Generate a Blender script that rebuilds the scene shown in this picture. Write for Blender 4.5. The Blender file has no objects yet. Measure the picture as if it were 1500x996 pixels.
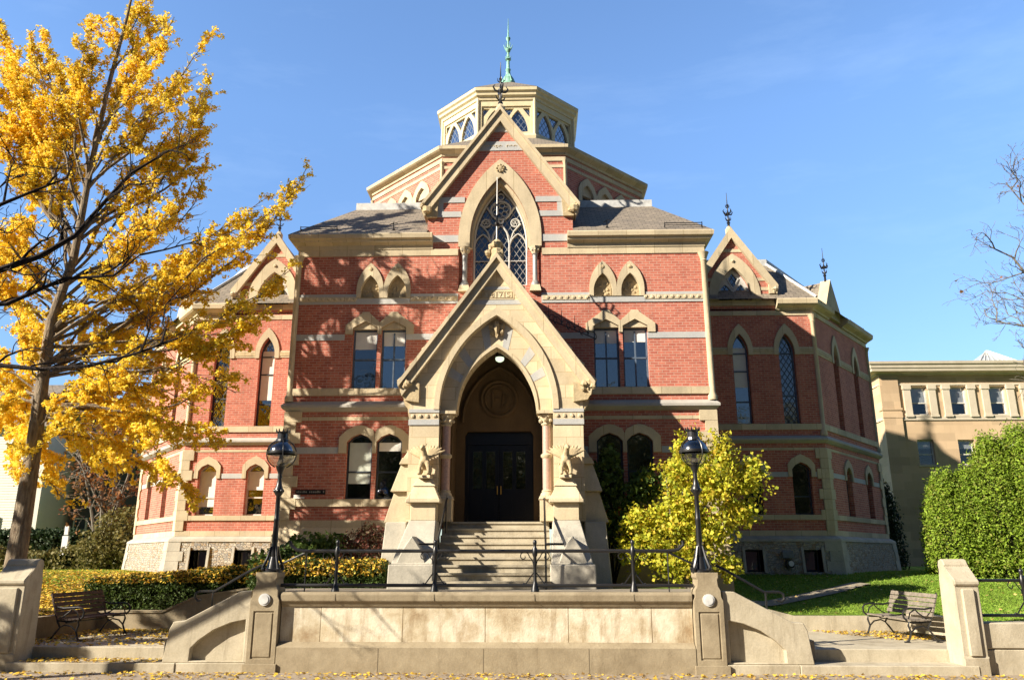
import bpy, bmesh, math, random
import numpy as np
from mathutils import Vector, Matrix, geometry, noise as mnoise
R = math.radians
random.seed(11)
scene = bpy.context.scene
COL = scene.collection
V = Vector

# ------------------------------------------------------------------ mesh helpers
class Frame:
    """local wall frame: u along the wall, d outwards, z up"""
    def __init__(s, o, u, n):
        s.o = V(o); s.u = V(u).normalized(); s.n = V(n).normalized()
    def p(s, u, d, z):
        return s.o + s.u*u + s.n*d + V((0, 0, z))

class MB:
    def __init__(s): s.v = []; s.f = []
    def add(s, vs, fs):
        o = len(s.v)
        s.v.extend(tuple(v) for v in vs)
        s.f.extend(tuple(i+o for i in f) for f in fs)
    def hexa(s, p):
        s.add(p, [(0,3,2,1),(4,5,6,7),(0,1,5,4),(1,2,6,5),(2,3,7,6),(3,0,4,7)])
    def box(s, x0, x1, y0, y1, z0, z1):
        s.hexa([(x0,y0,z0),(x1,y0,z0),(x1,y1,z0),(x0,y1,z0),(x0,y0,z1),(x1,y0,z1),(x1,y1,z1),(x0,y1,z1)])
    def taper(s, x0, x1, y0, y1, z0, X0, X1, Y0, Y1, z1):
        s.hexa([(x0,y0,z0),(x1,y0,z0),(x1,y1,z0),(x0,y1,z0),(X0,Y0,z1),(X1,Y0,z1),(X1,Y1,z1),(X0,Y1,z1)])
    def fbox(s, F, u0, u1, d0, d1, z0, z1):
        P = F.p
        s.hexa([P(u0,d1,z0),P(u1,d1,z0),P(u1,d0,z0),P(u0,d0,z0),P(u0,d1,z1),P(u1,d1,z1),P(u1,d0,z1),P(u0,d0,z1)])
    def plate(s, F, outer, holes, d0, d1):
        loops = [outer] + list(holes)
        flat = [q for l in loops for q in l]
        tris = geometry.tessellate_polygon([[V((q[0], q[1], 0)) for q in l] for l in loops])
        n = len(flat)
        vs = [F.p(q[0], d1, q[1]) for q in flat] + [F.p(q[0], d0, q[1]) for q in flat]
        fs = []
        for t in tris:
            fs.append(tuple(t)); fs.append(tuple(i+n for i in reversed(t)))
        k = 0
        for l in loops:
            m = len(l)
            for i in range(m):
                a, b = k+i, k+(i+1) % m
                fs.append((a, b, b+n, a+n))
            k += m
        s.add(vs, fs)
    def sweep(s, path, prof, closed=False):
        """path: plan points walked with the outside on the right hand; prof: (d, z) outline"""
        n = len(path); m = len(prof); P = [V((q[0], q[1])) for q in path]
        rings = []
        for i in range(n):
            if closed: a, b = P[i-1], P[(i+1) % n]
            else: a, b = (P[i-1] if i else None), (P[i+1] if i < n-1 else None)
            d1 = (P[i]-a).normalized() if a is not None else (b-P[i]).normalized()
            d2 = (b-P[i]).normalized() if b is not None else d1
            n1, n2 = V((d1.y, -d1.x)), V((d2.y, -d2.x))
            mm = (n1+n2); mm = mm/mm.length_squared*2 if mm.length > .01 else n1
            rings.append([V((P[i].x+mm.x*q[0], P[i].y+mm.y*q[0], q[1])) for q in prof])
        vs = [q for r in rings for q in r]; fs = []
        for i in range(n if closed else n-1):
            j = (i+1) % n
            for k in range(m):
                l = (k+1) % m
                fs.append((i*m+k, j*m+k, j*m+l, i*m+l))
        if not closed:
            fs.append(tuple(range(m))); fs.append(tuple(reversed(range((n-1)*m, n*m))))
        s.add(vs, fs)
    def tube(s, pts, r, n=6, cap=True):
        pts = [V(p) for p in pts]; k = len(pts)
        rs = r if isinstance(r, (list, tuple)) else [r]*k
        vs = []; up = None
        for i in range(k):
            t = (pts[min(i+1, k-1)]-pts[max(i-1, 0)])
            t = t.normalized() if t.length > 1e-7 else V((0,0,1))
            if up is None: up = V((0,0,1)) if abs(t.z) < .9 else V((1,0,0))
            a = t.cross(up)
            if a.length < 1e-4: a = t.cross(V((0,1,0)))
            a.normalize(); b = a.cross(t).normalized(); up = b
            for j in range(n):
                w = 2*math.pi*j/n
                vs.append(pts[i]+(a*math.cos(w)+b*math.sin(w))*rs[i])
        fs = []
        for i in range(k-1):
            for j in range(n):
                l = (j+1) % n
                fs.append((i*n+j, i*n+l, (i+1)*n+l, (i+1)*n+j))
        if cap:
            fs.append(tuple(reversed(range(n)))); fs.append(tuple(range((k-1)*n, k*n)))
        s.add(vs, fs)
    def lathe(s, cx, cy, prof, n=12, rot=0.0):
        vs = []; fs = []
        for r, z in prof:
            for j in range(n):
                w = 2*math.pi*(j+rot)/n
                vs.append((cx+r*math.cos(w), cy+r*math.sin(w), z))
        for i in range(len(prof)-1):
            for j in range(n):
                l = (j+1) % n
                fs.append((i*n+j, i*n+l, (i+1)*n+l, (i+1)*n+j))
        fs.append(tuple(reversed(range(n)))); fs.append(tuple(range((len(prof)-1)*n, len(prof)*n)))
        s.add(vs, fs)
    def ball(s, c, r, n=8, m=6, rough=0.0):
        c = V(c); r = V(r) if hasattr(r, '__len__') else V((r, r, r)); vs = []; fs = []
        for i in range(m+1):
            a = math.pi*i/m
            for j in range(n):
                w = 2*math.pi*j/n
                k = 1+random.uniform(-rough, rough)
                vs.append((c.x+r.x*math.sin(a)*math.cos(w)*k, c.y+r.y*math.sin(a)*math.sin(w)*k, c.z+r.z*math.cos(a)*k))
        for i in range(m):
            for j in range(n):
                l = (j+1) % n
                fs.append((i*n+j, (i+1)*n+j, (i+1)*n+l, i*n+l))
        s.add(vs, fs)
    def clusters(s, gap=.03):
        """separate pieces whose boxes do not touch"""
        n = len(s.v); p = list(range(n))
        def find(a):
            while p[a] != a: p[a] = p[p[a]]; a = p[a]
            return a
        for f in s.f:
            a = find(f[0])
            for i in f[1:]:
                b = find(i)
                if a != b: p[b] = a
        isl = {}
        for i in range(n): isl.setdefault(find(i), []).append(i)
        A = np.array(s.v); box = [[A[v].min(0)-gap/2, A[v].max(0)+gap/2, [k]] for k, v in isl.items()]
        ch = True
        while ch:
            ch = False; out = []
            for b in box:
                for o in out:
                    if (b[0] <= o[1]).all() and (o[0] <= b[1]).all():
                        o[0] = np.minimum(o[0], b[0]); o[1] = np.maximum(o[1], b[1]); o[2] += b[2]; ch = True; break
                else: out.append(b)
            box = out
        if len(box) < 2: return [s]
        res = []
        for b in box:
            ks = set(b[2]); m = MB(); mp = {}
            for f in s.f:
                if find(f[0]) in ks:
                    for i in f:
                        if i not in mp: mp[i] = len(m.v); m.v.append(s.v[i])
                    m.f.append(tuple(mp[i] for i in f))
            res.append(m)
        return res
    def build(s, name, mat, parent=None, split=False, **k):
        if split:
            o = [c.build1(name, mat, parent, **k) for c in s.clusters()]
            return o[0]
        return s.build1(name, mat, parent, **k)
    def build1(s, name, mat, parent=None, smooth=False, base=None, bevel=0, recalc=True):
        me = bpy.data.meshes.new(name)
        vs = s.v
        if base is not None:
            b = V(base); vs = [(v[0]-b.x, v[1]-b.y, v[2]-b.z) for v in vs]
        me.from_pydata(vs, [], s.f); me.validate()
        bm = bmesh.new(); bm.from_mesh(me)
        if recalc: bmesh.ops.recalc_face_normals(bm, faces=bm.faces)
        if bevel:
            es = [e for e in bm.edges if len(e.link_faces) == 2 and e.calc_face_angle(0) > .6 and e.calc_length() > bevel*3]
            bmesh.ops.bevel(bm, geom=es, offset=bevel, segments=1, profile=.5, affect='EDGES', clamp_overlap=True)
        uv = bm.loops.layers.uv.new('UVMap')
        off = V(base) if base is not None else V((0,0,0))
        for f in bm.faces:
            nrm = f.normal
            t = V((0,0,1)).cross(nrm)
            if t.length < .15: t = V((1,0,0))
            t.normalize(); b2 = nrm.cross(t)
            if nrm.length < .5: b2 = V((0,0,1))
            for l in f.loops:
                q = l.vert.co+off
                l[uv].uv = (q.dot(t), q.dot(b2))
        bm.to_mesh(me); bm.free()
        if smooth:
            me.polygons.foreach_set('use_smooth', [True]*len(me.polygons))
            try: me.set_sharp_from_angle(angle=R(40))
            except Exception: pass
        return link(name, me, mat, parent, base)

def link(name, me, mat, parent=None, base=None):
    o = bpy.data.objects.new(name, me); COL.objects.link(o)
    if mat: me.materials.append(mat)
    if base is not None: o.location = base
    if parent is not None: adopt(o, parent, base)
    return o

def wloc(o):
    l = V((0,0,0)); q = o
    while q is not None: l += V(q.location); q = q.parent
    return l
def adopt(o, parent, base=None):
    # meshes are laid out in world metres: cancel the parent's offset
    o.parent = parent
    o.location = (V(base) if base is not None else V((0,0,0))) - wloc(parent)

def thing(name, label, cat, loc, group=None):
    o = bpy.data.objects.new(name, None); COL.objects.link(o)
    o.empty_display_size = .3; o.location = loc
    return tag(o, label, cat, group)
def tag(o, label=None, cat=None, group=None, kind=None):
    if label: o['label'] = label
    if cat: o['category'] = cat
    if group: o['group'] = group
    if kind: o['kind'] = kind
    return o
def copy_tree(o, parent=None):
    c = o.copy(); COL.objects.link(c); c.parent = parent
    for ch in list(o.children): copy_tree(ch, c)
    return c

def arch(hw, z0, zs, za, n=9, c=0.0):
    """pointed arch outline from bottom left, over the apex, to bottom right"""
    h = za-zs
    pts = [(c-hw, z0)]
    if h > hw*1.001:
        a = (h*h-hw*hw)/(2*hw); rad = hw+a; e = math.asin(min(1, h/rad))
        L = [(a-rad*math.cos(e*i/n), zs+rad*math.sin(e*i/n)) for i in range(n+1)]
    else:   # low arch: curve below the 1:1 form
        L = [(-hw*(1-i/n), zs+h*math.sin(math.pi/2*(i/n))**.8) for i in range(n+1)]
    L[-1] = (0, za)
    pts += [(c+x, z) for x, z in L if not (abs(z-z0) < 1e-6)]
    pts += [(c-x, z) for x, z in reversed(L[:-1]) if not (abs(z-z0) < 1e-6)]
    pts.append((c+hw, z0))
    return pts
def low_arch(hw, z0, zs, za, c=0.0):
    """straight jambs with a low cranked point, like the ground floor windows"""
    k = zs+(za-zs)*.62
    return [(c-hw, z0), (c-hw, zs), (c-hw*.62, k), (c, za), (c+hw*.62, k), (c+hw, zs), (c+hw, z0)]
def circ(c, r, n=20):
    return [(c[0]+r*math.cos(2*math.pi*i/n), c[1]+r*math.sin(2*math.pi*i/n)) for i in range(n)]

# ------------------------------------------------------------------ materials
class Mat:
    def __init__(s, name, rough=.8, spec=.3):
        s.m = bpy.data.materials.new(name); s.m.use_nodes = True
        s.nt = s.m.node_tree; s.b = s.nt.nodes['Principled BSDF']
        s.b.inputs['Roughness'].default_value = rough
        s.b.inputs['Specular IOR Level'].default_value = spec
        s.tc = s.nt.nodes.new('ShaderNodeTexCoord')
    def n(s, t, **kw):
        q = s.nt.nodes.new(t)
        for k, v in kw.items():
            if k in q.inputs: q.inputs[k].default_value = v
            else: setattr(q, k, v)
        return q
    def l(s, a, b): s.nt.links.new(a, b)
    def noise(s, scale, detail=4, rough=.55, co='Object', stretch=None):
        q = s.n('ShaderNodeTexNoise'); q.inputs['Scale'].default_value = scale
        q.inputs['Detail'].default_value = detail; q.inputs['Roughness'].default_value = rough
        src = s.tc.outputs[co]
        if stretch:
            mp = s.n('ShaderNodeMapping'); mp.inputs['Scale'].default_value = stretch
            s.l(src, mp.inputs['Vector']); src = mp.outputs[0]
        s.l(src, q.inputs['Vector']); return q.outputs['Fac']
    def ramp(s, fac, stops):
        q = s.n('ShaderNodeValToRGB'); e = q.color_ramp.elements
        while len(e) < len(stops): e.new(.5)
        for i, (p, c) in enumerate(stops):
            e[i].position = p; e[i].color = (*c, 1) if len(c) == 3 else c
        s.l(fac, q.inputs[0]); return q.outputs[0]
    def mix(s, fac, a, b, mode='MIX'):
        q = s.n('ShaderNodeMix', data_type='RGBA', blend_type=mode)
        for k, x in ((0, fac), (6, a), (7, b)):
            if isinstance(x, bpy.types.NodeSocket): s.l(x, q.inputs[k])
            elif isinstance(x, (int, float)): q.inputs[k].default_value = x
            else: q.inputs[k].default_value = (*x, 1)
        return q.outputs[2]
    def math(s, op, a, b=0.0, c=None):
        q = s.n('ShaderNodeMath', operation=op)
        for k, x in ((0, a), (1, b)):
            if isinstance(x, bpy.types.NodeSocket): s.l(x, q.inputs[k])
            else: q.inputs[k].default_value = x
        return q.outputs[0]
    def color(s, c):
        if isinstance(c, bpy.types.NodeSocket): s.l(c, s.b.inputs['Base Color'])
        else: s.b.inputs['Base Color'].default_value = (*c, 1)
    def bump(s, h, strength=.4, dist=.02):
        q = s.n('ShaderNodeBump'); q.inputs['Strength'].default_value = strength
        q.inputs['Distance'].default_value = dist
        s.l(h, q.inputs['Height']); s.l(q.outputs[0], s.b.inputs['Normal'])
    def bricks(s, w, h, mortar, c1, c2, cm, off=.5, bias=0.0, smooth=.1):
        q = s.n('ShaderNodeTexBrick'); s.l(s.tc.outputs['UV'], q.inputs['Vector'])
        q.offset = off; q.inputs['Scale'].default_value = 1
        q.inputs['Brick Width'].default_value = w; q.inputs['Row Height'].default_value = h
        q.inputs['Mortar Size'].default_value = mortar; q.inputs['Mortar Smooth'].default_value = smooth
        q.inputs['Bias'].default_value = bias
        q.inputs['Color1'].default_value = (*c1, 1); q.inputs['Color2'].default_value = (*c2, 1)
        q.inputs['Mortar'].default_value = (*cm, 1)
        return q
M = {}
def mat_brick(name, c1, c2, cm):
    m = Mat(name, .85, .2)
    q = m.bricks(.215, .078, .0075, c1, c2, cm)
    big = m.noise(.55, 5); fine = m.noise(9, 3)
    c = m.mix(m.math('MULTIPLY', big, .5), q.outputs['Color'], tuple(x*.62 for x in c1), 'MIX')
    c = m.mix(.35, c, m.ramp(fine, [(.3, (.55,.5,.5)), (.7, (1.15,1.1,1.1))]), 'MULTIPLY')
    c = m.mix(m.math('MULTIPLY', m.ramp(m.noise(1.6, 6, .7, stretch=(1,1,.18)), [(.5,(0,0,0)), (.74,(1,1,1))]), .4), c, (.15,.06,.045))
    c = m.mix(m.math('MULTIPLY', m.ramp(m.noise(.8, 6, .75), [(.56,(0,0,0)), (.72,(1,1,1))]), .28), c, (.62,.36,.27))
    m.color(c); m.bump(q.outputs['Fac'], -.35, .008); M[name] = m.m
mat_brick('brick', (.60,.205,.138), (.43,.12,.085), (.57,.42,.34))
def mat_stone(name, ca, cb, stain, block=None, bump=.35, sc=2.2, amt=.45, joint=(.3,.25,.17)):
    m = Mat(name, .85, .2)
    c = m.ramp(m.noise(sc, 6, .6), [(.3, ca), (.7, cb)])
    c = m.mix(m.math('MULTIPLY', m.ramp(m.noise(.9, 6, .65, stretch=(1,1,.45)), [(.5,(0,0,0)), (.75,(1,1,1))]), amt), c, stain)
    c = m.mix(m.math('MULTIPLY', m.ramp(m.noise(5.5, 5, .7, stretch=(1,1,.12)), [(.54,(0,0,0)), (.76,(1,1,1))]), amt*.8), c, stain)
    gr = m.noise(38, 3, .7)
    c = m.mix(.3, c, m.ramp(gr, [(.3,(.6,.6,.6)), (.7,(1.2,1.2,1.2))]), 'MULTIPLY')
    if block:
        q = m.bricks(block[0], block[1], block[2], (1.05,1.03,1), (.76,.75,.74), joint, bias=-.15)
        c = m.mix(1, c, q.outputs['Color'], 'MULTIPLY')
    m.color(c); m.bump(m.noise(16, 5, .7), bump, .015); M[name] = m.m
mat_stone('buff', (.63,.54,.385), (.53,.445,.305), (.27,.235,.18), (.83, 60, .006), joint=(.5,.45,.38))
mat_stone('buff_ashlar', (.72,.615,.435), (.61,.505,.34), (.42,.36,.27), (.72,.34,.006), .2, 2.0, .4, (.62,.55,.45))
mat_stone('greystone', (.45,.42,.37), (.37,.36,.335), (.25,.23,.2))
mat_stone('bluestone', (.50,.49,.46), (.42,.43,.44), (.33,.33,.33))
mat_stone('granite', (.52,.48,.40), (.37,.345,.29), (.25,.235,.2), None, .6)
def mat_rubble():
    m = Mat('rubble', .9, .15)
    wv = m.n('ShaderNodeVectorMath', operation='ADD'); nz = m.n('ShaderNodeTexNoise'); nz.inputs['Scale'].default_value = 1.5; m.l(m.tc.outputs['UV'], nz.inputs['Vector'])
    sc = m.n('ShaderNodeMapping'); sc.inputs['Scale'].default_value = (1.7, 2.6, 1); m.l(m.tc.outputs['UV'], sc.inputs[0])
    mu = m.n('ShaderNodeVectorMath', operation='SCALE'); mu.inputs['Scale'].default_value = .35; m.l(nz.outputs['Color'], mu.inputs[0])
    m.l(sc.outputs[0], wv.inputs[0]); m.l(mu.outputs[0], wv.inputs[1])
    v1 = m.n('ShaderNodeTexVoronoi', voronoi_dimensions='2D'); v1.inputs['Randomness'].default_value = .75; m.l(wv.outputs[0], v1.inputs['Vector'])
    v2 = m.n('ShaderNodeTexVoronoi', voronoi_dimensions='2D', feature='DISTANCE_TO_EDGE'); v2.inputs['Randomness'].default_value = .75; m.l(wv.outputs[0], v2.inputs['Vector'])
    sp = m.n('ShaderNodeSeparateColor'); m.l(v1.outputs['Color'], sp.inputs[0])
    c = m.ramp(sp.outputs[0], [(0, (.50,.42,.31)), (.3, (.40,.37,.33)), (.55, (.36,.26,.16)), (.8, (.55,.50,.42)), (1, (.30,.28,.26))])
    c = m.mix(.5, c, m.ramp(m.noise(9, 6, .75), [(.3,(.5,.5,.5)), (.7,(1.3,1.28,1.25))]), 'MULTIPLY')
    e = m.ramp(v2.outputs['Distance'], [(.02, (1,1,1)), (.06, (0,0,0))])
    c = m.mix(e, c, (.50,.47,.42)); m.color(c)
    m.bump(m.ramp(v2.outputs['Distance'], [(.0, (0,0,0)), (.14, (1,1,1))]), .9, .04); M['rubble'] = m.m
mat_rubble()
mat_stone('shaded_brown_stone', (.17,.115,.06), (.125,.085,.045), (.07,.05,.03))  # brown stone darkened so the porch recess carries shade in its colour
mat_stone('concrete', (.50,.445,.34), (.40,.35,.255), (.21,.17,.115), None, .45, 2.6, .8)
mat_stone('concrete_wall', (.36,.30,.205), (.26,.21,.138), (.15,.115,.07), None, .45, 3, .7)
mat_stone('flag', (.30,.26,.20), (.25,.215,.165), (.25,.21,.16), None, .25, 1.2, .4)
mat_stone('tan_plaster', (.60,.45,.30), (.54,.40,.26), (.42,.29,.18), (1.0,.42,.004), .15, 1.0, .3, (.9,.9,.88))
mat_stone('tan_stone', (.60,.53,.42), (.52,.455,.35), (.44,.37,.27), None, .2)
mat_stone('tracery', (.62,.60,.56), (.50,.49,.46), (.36,.35,.34), None, .3)
mat_stone('carved', (.58,.46,.28), (.42,.33,.2), (.24,.185,.12), None, 1.0, 9, .5)
def mat_panel():
    # weathered rock-faced panel of the terrace wall: pale patches, rust and dirt with their own shapes
    m = Mat('wall_panel', .9, .15)
    c = m.ramp(m.noise(1.1, 7, .62), [(.33, (.33,.24,.145)), (.44, (.53,.45,.315)), (.55, (.69,.63,.50)), (.66, (.50,.41,.285))])
    c = m.mix(m.ramp(m.noise(2.2, 5, .7, stretch=(2.2,1,.35)), [(.48,(0,0,0)), (.68,(.7,.7,.7))]), c, (.31,.22,.125))
    q = m.bricks(1.62, 2.2, .009, (1,1,1), (.9,.9,.9), (.4,.36,.3), off=0)
    c = m.mix(1, c, q.outputs['Color'], 'MULTIPLY')
    c = m.mix(.25, c, m.ramp(m.noise(45, 3, .8), [(.3,(.6,.6,.6)), (.7,(1.2,1.2,1.2))]), 'MULTIPLY')
    m.color(c); m.bump(m.noise(24, 6, .75), .45, .02); M['wall_panel'] = m.m
mat_panel()
def mat_slate():
    m = Mat('slate', .75, .3)
    q = m.bricks(.26, .17, .012, (.25,.21,.175), (.155,.135,.118), (.04,.036,.034), bias=0)
    c = m.mix(m.math('MULTIPLY', m.noise(1.4, 5, .7), .7), q.outputs['Color'], (.25,.215,.155))
    c = m.mix(.6, c, m.ramp(m.noise(6, 4, .7), [(.3,(.6,.6,.62)), (.7,(1.3,1.25,1.2))]), 'MULTIPLY')
    m.color(c); m.bump(q.outputs['Fac'], -.8, .03); M['slate'] = m.m
mat_slate()
def flat(name, c, rough=.6, metal=0, spec=.4, var=0.25, sc=6):
    m = Mat(name, rough, spec); m.b.inputs['Metallic'].default_value = metal
    m.color(m.mix(1, c, m.ramp(m.noise(sc, 4, .6), [(.3,(1-var,)*3), (.7,(1+var*.6,)*3)]), 'MULTIPLY'))
    m.bump(m.noise(30, 3), .08, .01); M[name] = m.m
flat('iron', (.012,.012,.013), .38, 0, .6)
flat('copper', (.26,.50,.40), .75, 0, .2, .35)
flat('skylight_glass', (.36,.39,.41), .35, 0, .5)
flat('lead', (.55,.55,.54), .55, 0, .4)
flat('frame_blue', (.10,.135,.19), .5)
flat('frame_dark', (.035,.045,.06), .5)
flat('frame_white', (.62,.60,.55), .6)
flat('cream_paint', (.66,.565,.37), .6, 0, .3, .12)
flat('blind', (.72,.71,.66), .8, 0, .2, .06)
flat('blind_shut', (.55,.58,.5), .8, 0, .2, .08)
flat('door_paint', (.008,.009,.013), .3, 0, .55)
flat('brass', (.55,.42,.15), .35, .9)
flat('pink_granite', (.50,.33,.27), .4, 0, .5, .25, 30)
flat('grey_shaft', (.30,.30,.29), .35, 0, .5, .25, 20)
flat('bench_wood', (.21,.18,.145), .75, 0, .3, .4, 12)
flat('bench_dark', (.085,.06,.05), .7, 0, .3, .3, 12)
flat('clapboard', (.68,.65,.57), .7, 0, .3, .05)
flat('dark_siding', (.085,.08,.078), .8, 0, .2, .15)
flat('sign_black', (.008,.008,.009), .4)
flat('sign_letter', (.30,.28,.25), .5)
flat('sign_white', (.75,.74,.71), .6, 0, .3, .04)
flat('room_dark', (.012,.011,.010), .9, 0, .05)  # near-black sheets behind the panes; room darkness is put into the colour
flat('soil', (.055,.04,.028), .95, 0, .1, .4)
flat('lamp_top', (.035,.035,.038), .25, .3, .7)
flat('fitting_grey', (.22,.23,.24), .5)
def mat_glass(name, tint, refl, lattice=None, rough=.03):
    m = Mat(name, .1); nt = m.nt
    out = nt.nodes['Material Output']
    gl = m.n('ShaderNodeBsdfGlossy'); gl.inputs['Roughness'].default_value = rough
    gl.inputs['Color'].default_value = (.95,.97,1,1)
    tr = m.n('ShaderNodeBsdfTransparent'); tr.inputs['Color'].default_value = (*tint, 1)
    mx = m.n('ShaderNodeMixShader'); mx.inputs[0].default_value = refl
    # old panes are never quite flat
    bp = m.n('ShaderNodeBump'); bp.inputs['Strength'].default_value = .25; bp.inputs['Distance'].default_value = .02
    m.l(m.noise(2.4, 2), bp.inputs['Height']); m.l(bp.outputs[0], gl.inputs['Normal'])
    m.l(tr.outputs[0], mx.inputs[1]); m.l(gl.outputs[0], mx.inputs[2])
    last = mx.outputs[0]
    if lattice:
        sp = m.n('ShaderNodeSeparateXYZ'); m.l(m.tc.outputs['UV'], sp.inputs[0])
        su = m.math('MULTIPLY', sp.outputs[0], lattice[0]); sv = m.math('MULTIPLY', sp.outputs[1], lattice[1])
        a = m.math('ABSOLUTE', m.math('SUBTRACT', m.math('FRACT', m.math('ADD', su, sv)), .5))
        b = m.math('ABSOLUTE', m.math('SUBTRACT', m.math('FRACT', m.math('SUBTRACT', su, sv)), .5))
        k = m.math('GREATER_THAN', m.math('MAXIMUM', a, b), .5-lattice[2])
        m.b.inputs['Base Color'].default_value = (*lattice[3], 1); m.b.inputs['Roughness'].default_value = .6
        m2 = m.n('ShaderNodeMixShader'); m.l(k, m2.inputs[0]); m.l(last, m2.inputs[1]); m.l(m.b.outputs[0], m2.inputs[2])
        last = m2.outputs[0]
    m.l(last, out.inputs['Surface']); M[name] = m.m
mat_glass('glass', (.55,.6,.65), .34)
mat_glass('glass_clear', (.8,.82,.85), .16)
mat_glass('leaded', (.15,.18,.24), .16, (5.2, 3.5, .06, (.24,.235,.225)))
mat_glass('door_glass', (.3,.34,.4), .55)
mat_glass('leaded_dark', (.3,.34,.4), .28, (5.5, 3.6, .09, (.075,.075,.075)))
mat_glass('leaded_blue', (.25,.33,.5), .42, (4.5, 3.2, .08, (.10,.13,.18)))
mat_glass('globe_glass', (.74,.76,.70), .2)
mat_glass('smoked_glass', (.16,.16,.17), .22, rough=.12)
def mat_leaf(name, cols, trans=.45, rough=.6):
    m = Mat(name, rough, .25); nt = m.nt
    g = m.n('ShaderNodeNewGeometry')
    c = m.ramp(g.outputs['Random Per Island'], [(i/max(1, len(cols)-1), q) for i, q in enumerate(cols)])
    big = m.noise(.8, 3)
    c = m.mix(.5, c, m.ramp(big, [(.3,(.72,.78,.7)), (.7,(1.15,1.1,1.05))]), 'MULTIPLY')
    m.color(c)
    t = m.n('ShaderNodeBsdfTranslucent'); m.l(c, t.inputs['Color'])
    mx = m.n('ShaderNodeMixShader'); mx.inputs[0].default_value = trans
    m.l(m.b.outputs[0], mx.inputs[1]); m.l(t.outputs[0], mx.inputs[2])
    m.l(mx.outputs[0], nt.nodes['Material Output'].inputs['Surface']); M[name] = m.m
mat_leaf('ginkgo_leaf', [(.95,.62,.02), (.98,.74,.06), (.99,.83,.17), (.97,.67,.03), (.88,.70,.05)], .52)
mat_leaf('fallen', [(.72,.45,.04), (.80,.58,.09), (.55,.34,.05), (.78,.53,.05), (.38,.24,.07), (.26,.15,.06)], .1)
mat_leaf('fallen_few', [(.72,.52,.20), (.62,.42,.13), (.50,.34,.14), (.78,.58,.22)], .1)
mat_leaf('magnolia_leaf', [(.36,.42,.03), (.62,.58,.04), (.78,.70,.09), (.24,.33,.03), (.55,.50,.04), (.66,.45,.06)], .42)
mat_leaf('arbor_leaf', [(.16,.25,.02), (.24,.35,.03), (.30,.42,.045), (.11,.18,.02), (.27,.27,.05)], .3)
mat_leaf('arbor_dark_leaf', [(.025,.045,.015), (.035,.06,.02)], .15)
mat_leaf('box_leaf', [(.05,.085,.018), (.075,.12,.02), (.035,.06,.015), (.10,.14,.025)], .25)
mat_leaf('rhodo_leaf', [(.06,.10,.02), (.09,.15,.03), (.13,.18,.04)], .25)
mat_leaf('red_leaf', [(.12,.035,.03), (.17,.06,.04), (.09,.05,.03), (.10,.10,.04)], .3)
mat_leaf('olive_leaf', [(.15,.13,.04), (.20,.17,.05), (.10,.10,.03)], .3)
mat_leaf('brown_leaf', [(.30,.13,.05), (.22,.10,.05), (.40,.20,.07)], .3)
mat_leaf('grass_blade', [(.16,.29,.03), (.23,.37,.045), (.30,.40,.07)], .35)
def mat_bark(name, a, b):
    m = Mat(name, .9, .1)
    f = m.noise(5, 6, .7, stretch=(3.5,3.5,.7))
    m.color(m.ramp(f, [(.35, a), (.65, b)])); m.bump(f, 1.0, .06); M[name] = m.m
mat_bark('bark', (.13,.098,.07), (.34,.275,.195))
mat_bark('bark_dark', (.022,.017,.015), (.055,.043,.038))
mat_bark('bark_grey', (.13,.115,.095), (.27,.245,.21))
def mat_lawn():
    m = Mat('lawn', .95, .1)
    c = m.ramp(m.noise(.7, 5), [(.3, (.15,.25,.03)), (.7, (.22,.33,.045))])
    c = m.mix(.5, c, m.ramp(m.noise(30, 4, .8), [(.3,(.5,.5,.5)), (.7,(1.35,1.3,1.2))]), 'MULTIPLY')
    c = m.mix(m.ramp(m.noise(1.7, 6, .7), [(.55,(0,0,0)), (.75,(.7,.7,.7))]), c, (.15,.13,.045))
    m.color(c); m.bump(m.noise(60, 3, .8), 1.0, .04); M['lawn'] = m.m
mat_lawn()
def mat_pave():
    m = Mat('pavement', .9, .15)
    c = m.ramp(m.noise(1.1, 6, .6), [(.3, (.30,.245,.185)), (.7, (.36,.30,.235))])
    c = m.mix(m.ramp(m.noise(4, 6, .75), [(.55,(0,0,0)), (.72,(.6,.6,.6))]), c, (.25,.195,.14))
    c = m.mix(.5, c, m.ramp(m.noise(55, 3, .8), [(.3,(.6,.6,.6)), (.7,(1.2,1.2,1.2))]), 'MULTIPLY')
    m.color(c); m.bump(m.noise(50, 4, .8), .5, .015); M['pavement'] = m.m
mat_pave()
# ================================================================== the brick hall
GZ = 1.5
hall = thing('university_hall', 'red brick Gothic hall with arched stone porch and octagonal lantern under a copper spire', 'building', (0, 24, GZ))
def part(name, mb, mat, parent=None, **k):
    return mb.build(name, M[mat], parent or hall, split=name not in ('roof', 'wall', 'gablet_roof', 'room_dark_sheet', 'pane', 'window', 'cupola_roof', 'drum_roof', 'gable_roof', 'relief'), **k)
def subpath(path, s0, s1):
    out = []; acc = 0
    for i in range(len(path)-1):
        a, b = V(path[i]), V(path[i+1]); L = (b-a).length
        lo, hi = max(s0, acc), min(s1, acc+L)
        if hi-lo > 1e-6:
            if not out: out.append(tuple(a+(b-a)*((lo-acc)/L)))
            out.append(tuple(a+(b-a)*((hi-acc)/L)))
        acc += L
    return out
def plen(path): return sum((V(path[i+1])-V(path[i])).length for i in range(len(path)-1))
def band(mb, path, prof, gaps=()):
    s = 0; L = plen(path)
    for a, b in sorted(gaps)+[(L, L)]:
        if a-s > .02: mb.sweep(subpath(path, s, a), prof)
        s = max(s, b)
def flatprof(z0, z1, d, back=-.05): return [(back, z0), (d, z0), (d, z1), (back, z1)]
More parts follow.
